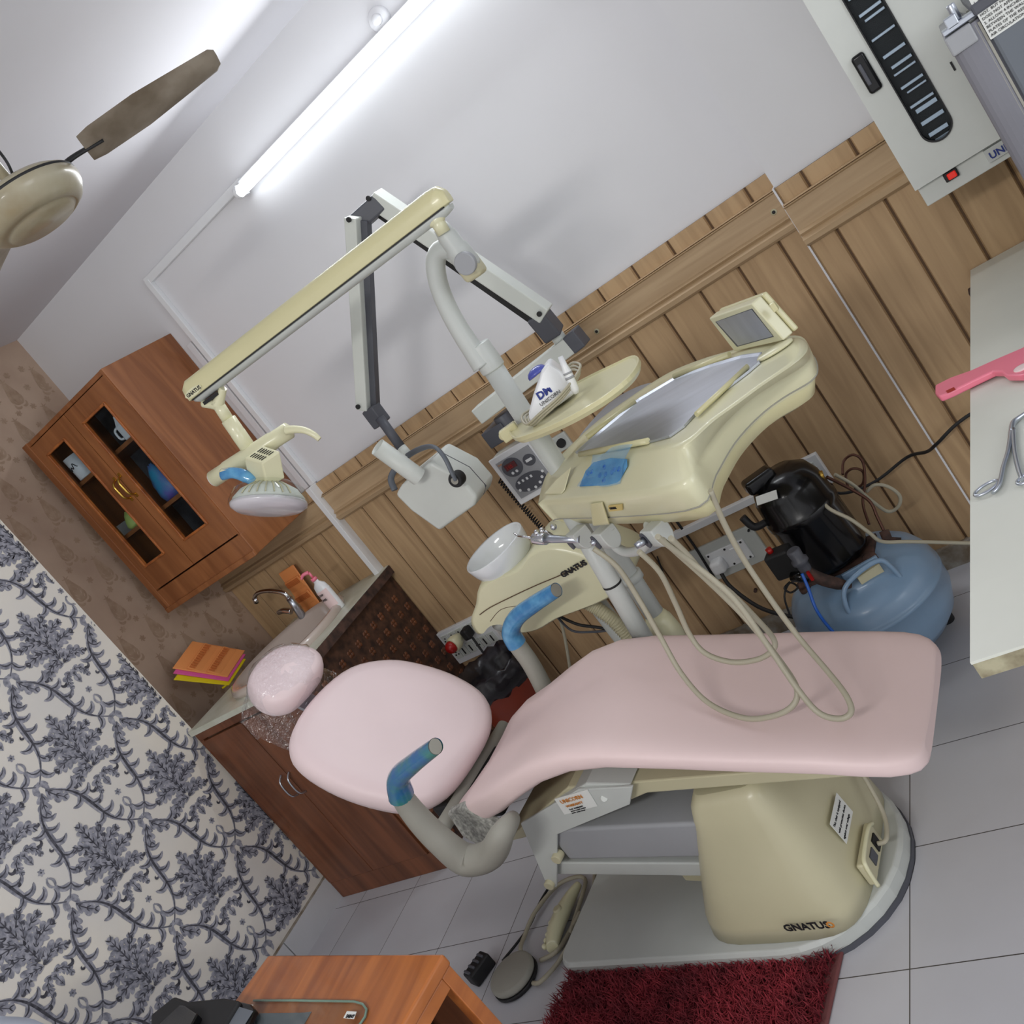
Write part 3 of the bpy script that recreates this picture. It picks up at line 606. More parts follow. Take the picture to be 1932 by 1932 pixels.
up_ = V((0, 0, 1)); nrm = (q10-q00).cross(q01-q00).normalized(); nrm = nrm if nrm.z > 0 else -nrm
for r_ in (.3, .7):
    for i in range(6):
        u0 = .16+i*.125; P_ = lambda u, v: q00*(1-u)*(1-v)+q10*u*(1-v)+q11*u*v+q01*(1-u)*v
        b.prism([P_(u0, r_-.14), P_(u0+.04, r_-.14), P_(u0+.04, r_+.14), P_(u0, r_+.14)], nrm*.0012)
b.build('vent_slots', 'mblack', hs_)
# reflector dish and clear shield
dc = ay(508, 905, 1.90); dx = (ay(516, 960, 1.88)-ay(505, 905, 1.90)).normalized(); dx = (dx+V((.12, -.5, 0))).normalized()
MB().lathe(dc, [(.020, .0), (.045, .012), (.080, .032), (.098, .055), (.100, .07), (.092, .06), (.05, .03), (.001, .02)], 40, axis=dx, cap=False).build('reflector', 'gwhite', lamp)
zx = dx.cross(V((0, 0, 1))).normalized(); zy = dx.cross(zx)
for i in range(7):
    a = math.radians(165+i*13)
    r_ = lambda rr, h: dc+dx*h+(zx*math.cos(a)+zy*math.sin(a))*rr
    MB().tube([r_(.052, .015), r_(.084, .034), r_(.102, .056)], .002, 6).build('reflector_rib', 'cover', lamp)
MB().lathe(dc, [(.001, .072), (.09, .071), (.104, .066), (.106, .07), (.104, .078), (.09, .088), (.05, .094), (.001, .096)], 48, axis=dx).build('front_lens', 'pale', lamp, label='pale frosted round lens')
MB().lathe(dc, [(.03, -.004), (.062, .008), (.098, .030), (.109, .06), (.110, .075)], 40, axis=dx, cap=False).build('clear_shield', 'acr', lamp, label='clear acrylic lamp shield')

# ================================================================== ACCESSORY TRAY + SCALER
at_ = thing('accessory_tray', (-1.15, 2.15, 1.2), 'flat ivory accessory tray clamped to the lamp post below the x-ray bracket', 'tray')
ZT = 1.252
out = catmull([az(x, y, ZT) for x, y in ((962, 806), (995, 780), (1045, 748), (1105, 715), (1163, 687), (1195, 673), (1207, 680), (1196, 704), (1165, 733), (1120, 764), (1060, 797), (1000, 822), (970, 828))], 4)
c = sum(out, V())/len(out)
MB().loft([[c+(p-c)*.96-V((0, 0, .016)) for p in out], [p-V((0, 0, .006)) for p in out], [p+V((0, 0, .004)) for p in out], [c+(p-c)*.985+V((0, 0, .005)) for p in out], [c+(p-c)*.955 for p in out], [c+(p-c)*.1 for p in out]], 0, False).build('plate', 'ivory2', at_, bevel=.0015)
MB().box(az(962, 815, ZT), (.05, .03, .035), .4).ball(az(950, 822, ZT), .013).build('clamp', 'ivory2', at_, bevel=.004)
sc_t = thing('ultrasonic_scaler', az(1030, 765, ZT+.005), 'small white ultrasonic scaler with a violet dome, lying on the ivory accessory tray', 'dental device')
u_ = (az(1150, 690, ZT)-az(985, 805, ZT)).normalized(); v_ = V((-u_.y, u_.x, 0)); o_ = az(1002, 803, ZT)+V((0, 0, .006))
sec = lambda s_, w0, h: [o_+u_*s_-v_*w0+v_*.02, o_+u_*s_+v_*(w0+.02), o_+u_*(s_+.004)+v_*(w0*.75+.02)+V((0, 0, h*1.12)), o_+u_*(s_+.004)-v_*(w0*.75-.02)+V((0, 0, h*1.12))]
MB().loft([sec(0, .03, .006), sec(.012, .045, .022), sec(.05, .055, .05), sec(.10, .055, .082), sec(.125, .05, .088), sec(.14, .045, .05)], 0, False).build('body', 'white', sc_t, bevel=.008, seg=4)
dm = o_+u_*.088+v_*.01+V((0, 0, .086))
MB().lathe(dm, [(.027, 0), (.027, .006), (.022, .014), (.012, .019), (.001, .02)], 28, axis=(-.1, .1, 1)).build('dome', 'dome', sc_t)
fa, fb = o_+u_*.03-v_*.028+V((0, 0, .036)), 0
LXs = (u_*1+V((0, 0, .62))).normalized(); LXs2 = -v_*-1
# printed marks on the near sloping side
sx_ = u_; sy_ = V((0, 0, 1))+v_*.35
g0 = o_+u_*.055-v_*.0365+V((0, 0, .010))
text('print', 'UNICORN', g0+V((0, 0, .014))-v_*.0, sx_, sy_, .013, 'ink', sc_t); text('print', 'DENMART', g0+V((0, 0, .001))-v_*.004, sx_, sy_, .012, 'ink', sc_t)
text('print', 'DM', g0+V((0, 0, .028))+v_*.006+u_*.005, sx_, sy_, .026, 'inkb', sc_t, bold=.001)
b = MB(); lp = []
for k_ in range(3):
    for i in range(9):
        a = 2*math.pi*i/9; lp.append(o_+u_*(.09+(.085+.006*k_)*math.cos(a+2.2))+v_*(-.012+(.062+.004*k_)*math.sin(a+2.2))+V((0, 0, .006+.006*k_+.03*(math.cos(a+2.2) > .3)+.01*math.sin(3*a))))
b.tube(lp, .0032, 8); b.build('cable', 'hose', sc_t)
h0 = az(1085, 735, ZT+.02); h1 = h0+V((.012, .01, .075))
MB().lathe(h0, [(.006, -.01), (.010, 0), (.011, .045), (.008, .06), (.006, .085)], 20, axis=h1-h0).build('handpiece', 'white', sc_t)
MB().lathe(h0, [(.0113, .028), (.0113, .034)], 20, axis=h1-h0).lathe(h0, [(.0113, .04), (.0111, .045)], 20, axis=h1-h0).build('handpiece_ring', 'grey', sc_t)

# ================================================================== DELIVERY UNIT
du = thing('delivery_unit', (-1.2, 2.05, .1), 'ivory dental instrument delivery unit with a steel tray swung over the pink seat', 'dental delivery unit')
def T(x, y, z): return az(x, y, z)
ZU = 1.12
top = [(1087, 853), (1107, 826), (1150, 792), (1203, 752), (1270, 711), (1330, 686), (1388, 668), (1440, 652), (1490, 640), (1511, 640), (1524, 655), (1506, 680), (1440, 726), (1390, 763), (1345, 795), (1302, 832), (1270, 843), (1200, 852), (1130, 858)]
mid = [(1036, 888), (1068, 846), (1130, 795), (1193, 748), (1262, 704), (1325, 679), (1384, 661), (1440, 646), (1492, 634), (1520, 640), (1544, 690), (1528, 712), (1470, 748), (1420, 795), (1370, 850), (1330, 900), (1275, 925), (1160, 934), (1050, 944)]
def at_z(p, z): return p
t3 = [T(x, y, ZU) for x, y in top]
outl = [(1018, 948), (1040, 885), (1115, 808), (1193, 750), (1262, 706), (1325, 680), (1384, 663), (1440, 648), (1493, 636), (1520, 642), (1530, 670), (1516, 692), (1462, 725), (1414, 758), (1366, 805), (1325, 860), (1288, 915), (1160, 938), (1030, 948)]
zz = [1.065, 1.085, 1.10, 1.105, 1.105, 1.105, 1.105, 1.105, 1.105, 1.095, 1.08, 1.075, 1.075, 1.075, 1.075, 1.07, 1.065, 1.065, 1.065]
m3 = [T(x, y, z) for (x, y), z in zip(outl, zz)]
hd_ = [.055, .05, .045, .04, .04, .04, .035, .035, .035, .035, .034, .034, .034, .038, .042, .05, .056, .056, .056]
cen = sum(m3, V())/len(m3)
low = [V((cen.x+(p.x-cen.x)*.985, cen.y+(p.y-cen.y)*.985, z-h_)) for p, z, h_ in zip(m3, zz, hd_)]
flat_ = [cen.lerp(p, .06) for p in t3]; flat_ = [V((p.x, p.y, ZU)) for p in flat_]
def rnd(a, b_, t): return [p.lerp(q_, t) for p, q_ in zip(a, b_)]
cm = lambda L_: catmull(L_, 4)
inb = [V((cen.x+(p.x-cen.x)*.975, cen.y+(p.y-cen.y)*.975, p.z-.008)) for p in low]
MB().loft([cm(x_) for x_ in (inb, low, rnd(low, m3, .75), rnd(m3, [p+V((0, 0, .004)) for p in m3], 1), rnd(m3, t3, .12), rnd(m3, t3, .80), rnd(m3, t3, .93), t3, rnd(t3, flat_, .08), flat_)], 0, True, cap=False).build('top_shell', 'ivory', du)
lw1 = [V((cen.x+(p.x-cen.x)*.975, cen.y+(p.y-cen.y)*.975, p.z-.006)) for p in low]
lw2 = [V((cen.x+(p.x-cen.x)*.90, cen.y+(p.y-cen.y)*.93, p.z-.045)) for p in low]
MB().loft([cm(x_) for x_ in ([V((p.x, p.y, p.z+.012)) for p in lw1], lw1, rnd(lw1, lw2, .8), [V((cen.x+(p.x-cen.x)*.9, cen.y+(p.y-cen.y)*.9, p.z)) for p in lw2])], 0, True).build('bottom_shell', 'ivory2', du)
# steel tray plate and clips
tp = [(1085, 853), (1130, 813), (1203, 752), (1270, 712), (1340, 687), (1400, 669), (1437, 664), (1432, 682), (1411, 700), (1360, 739), (1312, 778), (1290, 802), (1262, 822), (1222, 833), (1160, 842), (1105, 855)]
t4 = [T(x, y, ZU+.006) for x, y in tp]; c4 = sum(t4, V())/len(t4)
MB().loft([[p-V((0, 0, .005)) for p in t4], t4, [c4+(p-c4)*.985 for p in t4], [c4+(p-c4)*.95-V((0, 0, .004)) for p in t4], [c4+(p-c4)*.05-V((0, 0, .004)) for p in t4]], 0, False).build('steel_tray', 'tray', du, label='brushed steel tray on top of the unit')
for a_, b__ in (((1094, 857), (1222, 832)), ((1314, 782), (1410, 692)), ((1107, 825), (1198, 756)), ((1272, 710), (1376, 669))):
    p, q = T(*a_, ZU+.008), T(*b__, ZU+.008)
    MB().tube([p, q], .0075, 10, flat=.8, smooth=False).build('tray_clip', 'ivory2', du)
# membrane control pad on the sloping front, covered by film
def fs(x, y, off=.003):   # point on the sloped front plane
    p0, p1, p2 = m3[0], m3[16], t3[16]; nn = (p1-p0).cross(p2-p0).normalized(); nn = nn if nn.z > 0 else -nn
    d = ray(x, y); return EYE+d*((nn.dot(p0+nn*off-EYE))/nn.dot(d))
pad = MB().loft([[fs(x, y, .0) for x, y in ((1093, 918), (1105, 888), (1120, 872), (1152, 864), (1183, 866), (1184, 880), (1170, 906), (1160, 915))], [fs(x, y, .004) for x, y in ((1093, 918), (1105, 888), (1120, 872), (1152, 864), (1183, 866), (1184, 880), (1170, 906), (1160, 915))]], 0, False).build('control_pad', 'film', du, bevel=.001, label='control pad under blue barrier film')
b = MB()
for x, y in ((1141, 881), (1132, 897), (1143, 895), (1155, 891), (1140, 906), (1110, 893), (1117, 890), (1160, 886), (1168, 885)):
    b.lathe(fs(x, y, .004), [(.0062, 0), (.0062, .002), (.004, .003), (.001, .003)], 16, axis=V((-.3, -.5, .8)))
b.build('button', 'bluec', pad)
n_ = 14; ga = [(1120, 862), (1150, 852), (1185, 844), (1196, 838)]
rows = []
for r_ in range(9):
    t = r_/8; row = []
    for i in range(n_):
        u = i/(n_-1); xa = 1118-26*t+(1192-1118)*u+4*math.sin(9*u+t*5); ya = 858+t*60-u*(22-18*t)+3*math.sin(7*u+3*t)
        row.append(fs(xa, ya, .006+.006*math.sin(5*u+r_)**2+(.008 if r_ < 3 else 0)))
    rows.append(row)
MB().loft(rows, 0, True, cap=False, closed=False).build('barrier_film', 'filmc', pad)
MB().loft([[fs(x, y, .0) for x, y in ((1026, 932), (1048, 905), (1072, 885), (1078, 880), (1066, 925), (1060, 932))], [fs(x, y, .0018) for x, y in ((1029, 931), (1050, 905), (1072, 886), (1076, 883), (1064, 924), (1058, 930))]], 0, False).build('blank_panel', 'ivory', du, bevel=.001)
# logo on the vertical front face
fx = (m3[16]-m3[18]).normalized(); fn = V((fx.y, -fx.x, 0)); g = m3[17]
def ff(x, y, off=.002):
    d = ray(x, y); return EYE+d*((fn.dot(g+fn*off-EYE))/fn.dot(d))
MB().prism([ff(1150, 964, 0), ff(1176, 961, 0), ff(1175, 950, 0), ff(1149, 953, 0)], fn*.003).build('logo_plate', 'gold', du)
text('logo', 'GNATUS', ff(1151.5, 961.5, .0038), fx, V((0, 0, 1)), .0088, 'ink', du, sx=.85)
MB().tube([p+V((0, 0, -.001)) for p in catmull(low, 4)]+[low[0]+V((0, 0, -.001))], .0016, 6, smooth=False).build('shell_seam', 'agrey', du)
MB().loft([[ff(x, y, .0) for x, y in ((1112, 949), (1138, 946), (1152, 990), (1118, 993))], [ff(x, y, .006) for x, y in ((1116, 951), (1135, 948), (1148, 988), (1121, 991))]], 0, False).build('centre_rib', 'ivory2', du, bevel=.004, seg=3)
# x-ray viewer on the right end
vw = MB(); va = [T(1386, 662, 1.118), T(1478, 652, 1.118)]; vb_ = [(1335, 600), (1411, 567)]
vn = None; A_, B_ = va; wv = (B_-A_); 
def onv(x, y, off=0):      # upright plane through the foot line, leaning back a little
    ex = wv.normalized(); nn_ = ex.cross(V((-.12, .1, 1))).normalized(); nn_ = nn_ if nn_.dot(EYE-A_) > 0 else -nn_
    d = ray(x, y); return EYE+d*((nn_.dot(A_+nn_*off-EYE))/nn_.dot(d)), nn_
corners = [(1386, 664), (1479, 643), (1417, 573), (1337, 601)]
P4 = [onv(*c_)[0] for c_ in corners]; NN = onv(1400, 600)[1]
vo = MB().prism([p-NN*.0 for p in P4], -NN*.028).build('viewer_frame', 'ivory', du, bevel=.004, seg=3, label='small upright light box frame')
sc4 = [onv(*c_, .0015)[0] for c_ in ((1393, 652), (1458, 634), (1418, 584), (1352, 607))]
MB().prism(sc4, NN*.0006).build('viewer_screen', 'tray', vo)
MB().prism([onv(*c_, .0)[0] for c_ in ((1391, 654), (1460, 635), (1419, 582), (1350, 607))], NN*.0009).build('viewer_gap', 'dgrey', vo)
MB().prism([p-NN*.03 for p in P4], -NN*.014).build('viewer_back', 'ivory2', vo, bevel=.004)
MB().box(onv(1447, 590)[0]-NN*.02, (.012, .012, .02)).build('latch', 'ivory2', vo, bevel=.002)
dk = T(1463, 662, ZU+.002)
MB().lathe(dk, [(.042, 0), (.042, .004), (.038, .007), (.001, .008)], 36, ex=1, ey=.55, xd=(T(1486, 648, ZU)-T(1440, 676, ZU))).build('oval_cap', 'ivory', du)
# instrument holders under the front edge
hol = thing_h = []
def holder(x, y, k):
    c = ff(x, y, -.008); a = fx; bb_ = fn
    pr = [(-.024*math.cos(t)*1.0, -.008-.034*math.sin(t)) for t in [math.pi*i/10 for i in range(11)]]+[(.024, .014), (-.024, .014)]
    # the side cheek faces along fx; drum axis along the front edge
    o = MB().loft([[c+bb_*p*1.0+V((0, 0, q_))-a*.024 for p, q_ in pr], [c+bb_*p+V((0, 0, q_))+a*.026 for p, q_ in pr]], 0, False).build('instrument_holder', 'lgrey', du, bevel=.004, seg=3)
    MB().loft([[c+fn*.027+fx*(x_*.012-.016)+V((0, 0, z_*.02-.008)) for x_, z_ in [(math.cos(t), math.sin(t)) for t in [2*math.pi*i/16 for i in range(16)]]], [c+fn*.012+fx*(x_*.010-.016)+V((0, 0, z_*.017-.008)) for x_, z_ in [(math.cos(t), math.sin(t)) for t in [2*math.pi*i/16 for i in range(16)]]]], 0, False).build('holder_mouth', 'dgrey', o)
    return o, c
H1 = holder(1090, 1008, 0); H2 = holder(1140, 1006, 1); H3 = holder(1236, 1000, 2)
MB().tube([H3[1]+fn*.028-fx*.016+V((0, 0, -.006)), H3[1]+fn*.05-fx*.02+V((0, 0, -.004))], [.010, .007], 14, smooth=False).tube([H2[1]+fn*.02-fx*.016+V((0, 0, -.006)), H2[1]+fn*.036-fx*.02+V((0, 0, -.004))], [.008, .006], 14, smooth=False).build('hose_coupling', 'steel', du)
MB().tube([ff(x, y, -.02) for x, y in ((1150, 995), (1158, 1026), (1180, 1041), (1208, 1037), (1224, 1016), (1224, 990))], [.012]*6, 16).build('pull_handle', 'lgrey', du)
# swing arm elbow behind and the two support posts
eb = [T(1090, 878, 1.03), T(1050, 900, 1.03), T(1100, 838, 1.06), T(1170, 770, 1.06), T(1245, 722, 1.06), T(1290, 760, 1.03), T(1180, 870, 1.03)]
eo = catmull([T(x, y, 1.085) for x, y in ((1045, 902), (1062, 868), (1100, 810), (1150, 758), (1200, 728), (1240, 718), (1285, 730), (1290, 790), (1180, 880))], 5); ce = sum(eo, V())/len(eo)
MB().loft([[ce+(p-ce)*.9-V((0, 0, .075)) for p in eo], [p-V((0, 0, .06)) for p in eo], [p-V((0, 0, .012)) for p in eo], [ce+(p-ce)*.95 for p in eo]], 0, True).build('swing_arm', 'grey', du, bevel=.01, seg=3)
c0, c1 = ay(1096, 1000, 1.98), ay(1212, 1200, 1.98); cd = (c1-c0).normalized(); c1 = c0+(c1-c0)*1.5
MB().cyl(c0-cd*.12, c1, .026, n=28).build('support_post', 'lgrey', du)
MB().lathe(c0, [(.0268, (ay(1143, 1104, 1.98)-c0).length-.003), (.0268, (ay(1143, 1104, 1.98)-c0).length+.003)], 28, axis=cd).build('post_ring', 'mblack', du)
# hoses
def hose(pts, r=.0062, m_='hose', name='hose'):
    P = []
    for x, y, Yv in pts: P.append(ay(x, y, Yv))
    return MB().tube(P, r, 10).build(name, m_, du)
hose([(1120, 1035, 1.70), (1165, 1070, 1.70), (1205, 1130, 1.69), (1245, 1200, 1.67), (1285, 1270, 1.63), (1335, 1325, 1.58), (1400, 1354, 1.53), (1455, 1352, 1.51), (1495, 1332, 1.51), (1503, 1298, 1.53), (1470, 1245, 1.57), (1410, 1170, 1.62), (1340, 1100, 1.62), (1285, 1050, 1.60), (1250, 1018, 1.56)])
hose([(1205, 1040, 1.64), (1245, 1080, 1.66), (1275, 1140, 1.68), (1300, 1195, 1.68), (1330, 1232, 1.66), (1380, 1249, 1.64), (1430, 1244, 1.63), (1459, 1225, 1.63), (1458, 1203, 1.64), (1425, 1165, 1.66), (1375, 1115, 1.66), (1330, 1085, 1.63), (1300, 1050, 1.60), (1265, 1015, 1.56)])
hose([(1340, 925, 1.62), (1365, 985, 1.64), (1400, 1050, 1.66), (1450, 1125, 1.66), (1505, 1200, 1.64), (1560, 1265, 1.58), (1595, 1310, 1.53), (1606, 1342, 1.50), (1585, 1356, 1.49), (1545, 1345, 1.49), (1505, 1300, 1.52), (1450, 1220, 1.57), (1385, 1130, 1.60), (1310, 1065, 1.60), (1262, 1030, 1.56), (1240, 1012, 1.54)])
# 3 in 1 syringe resting in the first holder
sy = thing('air_water_syringe', H1[1], 'polished metal syringe with curved nozzle in the leftmost holder of the delivery unit', 'dental instrument')
a0, a1 = ff(1095, 1018, .005), ff(1004, 1016, .05); sd = (a1-a0)
MB().tube([a0, a0+sd*.35, a0+sd*.55, a0+sd*.72], [.010, .0095, .011, .012], 18, smooth=False).build('handle', 'steel', sy)
MB().cyl(a0+sd*.7, a0+sd*.95, .0165, n=24).build('head', 'chrome', sy, bevel=.002)
MB().ball(a0+sd*.8+V((0, 0, .020)), .009).ball(a0+sd*.55+V((.01, .02, .022)), .009).build('button', 'chrome', sy)
MB().tube([a0+sd*.92, ff(990, 1013, .06), ff(978, 1011, .06), ff(970, 1006, .06)], [.004, .0032, .003, .0026], 10).build('nozzle', 'chrome', sy)

# ================================================================== SPITTOON UNIT
su = thing('spittoon_unit', (-1.55, 2.2, .5), 'ivory cuspidor unit with a white round bowl, behind the right armrest of the dental chair', 'spittoon')
Yf = 2.17
prf = catmull([ay(x, y, Yf) for x, y in ((902, 1182), (893, 1160), (903, 1128), (908, 1098), (930, 1080), (985, 1058), (1008, 1030), (1045, 1012), (1095, 1020), (1150, 1040), (1190, 1060), (1188, 1095), (1150, 1120), (1100, 1140), (1060, 1155), (1020, 1178), (980, 1183), (950, 1168), (925, 1172), (912, 1186))], 3)
cf = sum(prf, V())/len(prf)
MB().loft([[cf+(p-cf)*.9+V((0, -.045, 0)) for p in prf], [cf+(p-cf)*.97+V((0, -.035, 0)) for p in prf], [p for p in prf], [p+V((0, .14, 0)) for p in prf], [cf+(p-cf)*.93+V((0, .17, 0)) for p in prf]], 0, True).build('body', 'ivory', su)
MB().tube([ay(x, y, Yf-.048) for x, y in ((905, 1160), (925, 1146), (965, 1126), (1010, 1105), (1060, 1084), (1100, 1064))], .0016, 6).build('groove', 'groove', su)
MB().tube([ay(x, y, Yf-.044) for x, y in ((925, 1172), (945, 1150), (975, 1143), (1000, 1143))], .0016, 6).build('groove', 'groove', su)
text('logo', 'GNATUS', ay(1062, 1090, Yf-.05), ay(1100, 1068, Yf)-ay(1064, 1088, Yf), V((0, 0, 1)), .024, 'ink', su, bold=.001)
bc = ay(932, 1033, 2.22); 
bax = V((-.03, -.10, 1)).normalized()
MB().lathe(bc, [(.001, -.092), (.045, -.092), (.072, -.085), (.094, -.062), (.104, -.03), (.109, 0), (.107, .004), (.102, 0), (.096, -.03), (.086, -.055), (.064, -.074), (.001, -.08)], 48, axis=bax).build('bowl', 'ceram', su, label='white round spittoon bowl')
MB().lathe(bc, [(.070, -.098), (.076, -.086)], 40, axis=bax).build('bowl_seal', 'mblack', su)
MB().lathe(bc, [(.055, -.16), (.075, -.12), (.085, -.095), (.06, -.09)], 40, axis=bax).build('bowl_neck', 'ivory', su)
MB().tube([ay(1052, 1020, 2.12), ay(1030, 1004, 2.12), ay(1018, 1010, 2.14)], .006, 10).ball(ay(1023, 1001, 2.12), .010).build('bowl_rinse_pipe', 'chrome', su)
MB().cyl(ay(945, 1180, 2.2), ay(945, 1160, 2.2), .028).build('outlet', 'lgrey', su)
# ribbed drain hose
b = MB(); P = [ay(x, y, 2.22) for x, y in ((1105, 1135), (1130, 1150), (1160, 1172), (1185, 1200), (1215, 1240))]
b.tube(P, [.020]*5, 16)
for i in range(30):
    t = i/29*3.99; k = int(t); c = P[k].lerp(P[k+1], t-k); d = (P[k+1]-P[k]).normalized(); b.lathe(c, [(.020, -.0025), (.0235, 0), (.020, .0025)], 16, axis=d, cap=False)
b.build('ribbed_hose', 'cover', su)
MB().tube([ay(x, y, 2.3) for x, y in ((1050, 1160), (1090, 1178), (1130, 1184), (1175, 1195), (1200, 1210))], .005, 8).build('cable', 'mblack', su)
MB().tube([ay(x, y, 2.3) for x, y in ((1052, 1165), (1080, 1190), (1120, 1192), (1160, 1190), (1200, 1202))], .004, 8).build('cable', 'dgrey', su)
MB().tube([ay(x, y, 2.5) for x, y in ((1056, 1165), (1066, 1205), (1075, 1260), (1080, 1300))], .006, 8).build('cable', 'hose', su)
MB().box(ay(1175, 1097, 2.2), (.05, .03, .03)).build('bracket', 'ivory2', su, bevel=.004)
MB().cyl(ay(1120, 1130, 2.26), V((ay(1120, 1130, 2.26).x, 2.26, 0)), .03).build('pillar', 'lgrey', su)

# ================================================================== X-RAY MACHINE
xr = thing('xray_machine', (-1.4, 2.78, 1.2), 'white wall mounted dental x-ray machine with folding arms and a boxy white tube head', 'x-ray machine')
def bar(a, b_, Ya, Yb, w_, dpt, name, m_, bev=.004):
    A, B = ay(*a, Ya), ay(*b_, Yb); d = (B-A).normalized(); n0 = V((0, -1, 0)); n0 = (n0-d*n0.dot(d)).normalized(); u = d.cross(n0)
    return MB().loft([[A+u*x+n0*y for x, y in ((-w_/2, -dpt/2), (w_/2, -dpt/2), (w_/2, dpt/2), (-w_/2, dpt/2))], [B+u*x+n0*y for x, y in ((-w_/2, -dpt/2), (w_/2, -dpt/2), (w_/2, dpt/2), (-w_/2, dpt/2))]], 0, False).build(name, m_, xr, bevel=bev)
bar((905, 782), (1088, 640), 2.6, 2.6, .056, .06, 'wall_bar', 'gwhite')
bar((1078, 648), (1098, 632), 2.6, 2.6, .06, .062, 'bar_end_cap', 'dgrey')
MB().bb(ay(935, 800, 2.7), ay(985, 765, 2.795)).build('wall_plate', 'dgrey', xr, bevel=.004)
MB().cyl(ay(955, 795, 2.62)-V((0, 0, .05)), ay(955, 795, 2.62)+V((0, 0, .03)), .032).box(ay(955, 800, 2.68), (.09, .2, .06)).build('pivot_bracket', 'dgrey', xr, bevel=.004)
MB().cyl(ay(1060, 645, 2.6), ay(1047, 628, 2.6), .022).build('pivot_pin', 'gwhite', xr)
bar((1012, 590), (1047, 632), 2.56, 2.58, .062, .06, 'lower_joint', 'dgrey', .006)
bar((706, 372), (1031, 592), 2.52, 2.56, .052, .058, 'rear_arm', 'gwhite')
bar((716, 398), (1010, 603), 2.535, 2.575, .03, .03, 'rear_arm_rod', 'mblack', .002)
bar((675, 420), (722, 378), 2.50, 2.52, .055, .055, 'elbow', 'dgrey', .006)
bar((668, 408), (689, 770), 2.47, 2.44, .04, .055, 'front_arm', 'gwhite')
bar((690, 415), (708, 775), 2.485, 2.455, .024, .03, 'front_arm_rod', 'dgrey', .002)
bar((698, 768), (722, 800), 2.44, 2.44, .05, .05, 'wrist', 'dgrey', .005)
for x, y, Yv in ((696, 374, 2.488), (1018, 592, 2.526), (659, 414, 2.438), (676, 767, 2.41)):
    c = ay(x, y, Yv); MB().cyl(c, c+V((0, -.006, 0)), .008, n=16).build('bolt', 'mblack', xr, bevel=.001)
MB().cyl(ay(716, 788, 2.42), ay(758, 846, 2.4), .016).build('drop_rod', 'dgrey', xr)
MB().cyl(ay(757, 845, 2.4), ay(772, 862, 2.39), .017).build('drop_sleeve', 'gwhite', xr)
Yh = 2.30
hx = [ay(x, y, Yh) for x, y in ((745, 935), (755, 918), (811, 872), (868, 902), (900, 938), (895, 955), (828, 1003), (775, 965))]
ch_ = sum(hx, V())/len(hx); bk_ = V((-.0, .15, 0))
MB().loft([[p for p in hx], [p+bk_ for p in hx]], 0, False).build('tube_head', 'gwhite', xr, bevel=.012, seg=3)
MB().loft([[ch_+(p-ch_)*1.004+V((0, .075, 0)) for p in hx], [ch_+(p-ch_)*1.004+V((0, .0785, 0)) for p in hx]], 0, False).build('seam', 'dgrey', xr)
hx2 = [ay(x, y, Yh-.0) for x, y in ((810, 876), (870, 905), (900, 938), (903, 922), (880, 900), (815, 868))]
k1, k2 = ay(790, 900, 2.27), ay(712, 843, 2.22)
MB().lathe(k2, [(.024, .03), (.0255, .0), (.0275, .0), (.0285, (k1-k2).length)], 32, axis=k1-k2, cap=False).build('cone', 'gwhite', xr)
MB().lathe(k2, [(.024, .02), (.001, .02)], 32, axis=k1-k2, cap=False).build('cone_opening', 'mblack', xr)
MB().tube([ay(x, y, Yv) for x, y, Yv in ((745, 925, 2.36), (738, 900, 2.38), (760, 868, 2.39), (790, 848, 2.36), (818, 843, 2.31), (838, 862, 2.28), (853, 892, 2.265), (860, 905, 2.265))], [.011]*8, 12, flat=.6).build('yoke', 'fridge', xr)
c = ay(864, 902, 2.285); MB().lathe(c, [(.024, -.01), (.025, .015), (.022, .022), (.013, .022), (.013, .018), (.001, .018)], 28, axis=(0, -1, .1)).build('knob', 'mblack', xr, bevel=.001)
MB().cyl(c+V((0, -.019, .002)), c+V((0, -.0235, .002)), .012).build('knob_cap', 'agrey', xr)
# control box
xc = thing('xray_control_box', ay(955, 890, 2.82), 'white framed x-ray control panel with a red display on the panelled wall', 'control box')
a, q, c = ay(921, 871, 2.72), ay(995, 829, 2.72), ay(986, 949, 2.72)
x0, x1, z1, z0 = (a.x+c.x)/2, (a.x+c.x)/2+.19, (a.z+q.z)/2, c.z
MB().bb((x0, 2.725, z0), (x1, 2.82, z1)).build('case', 'gwhite', xc, bevel=.004)
MB().bb((x0-.003, 2.715, z0-.003), (x1+.003, 2.728, z1+.003)).build('frame', 'white', xc, bevel=.003)
pn = MB().bb((x0+.018, 2.711, z0+.018), (x1-.018, 2.717, z1-.018)).build('panel', 'grey', xc)
def blob(cx, cz, rx, rz, m_, y=2.7105, par=pn, nm='key_field', rot=0):
    pts = [V((cx+rx*math.cos(t)*math.cos(rot)-rz*math.sin(t)*math.sin(rot), y, cz+rx*math.cos(t)*math.sin(rot)+rz*math.sin(t)*math.cos(rot))) for t in [2*math.pi*i/24 for i in range(24)]]
    return MB().prism(pts, (0, -.0015, 0)).build(nm, m_, par)
H_ = z1-z0; W_ = x1-x0
blob(x0+.36*W_, z0+.70*H_, .042, .036, 'dgrey'); blob(x0+.75*W_, z0+.66*H_, .025, .022, 'dgrey'); blob(x0+.5*W_, z0+.30*H_, .066, .034, 'dgrey', rot=-.05)
MB().bb((x0+.22*W_, 2.7065, z0+.68*H_), (x0+.48*W_, 2.709, z0+.80*H_)).build('display', 'lcd', pn)
text('print', '188', (x0+.25*W_, 2.706, z0+.70*H_), (1, 0, 0), (0, 0, 1), .018, 'red', pn)
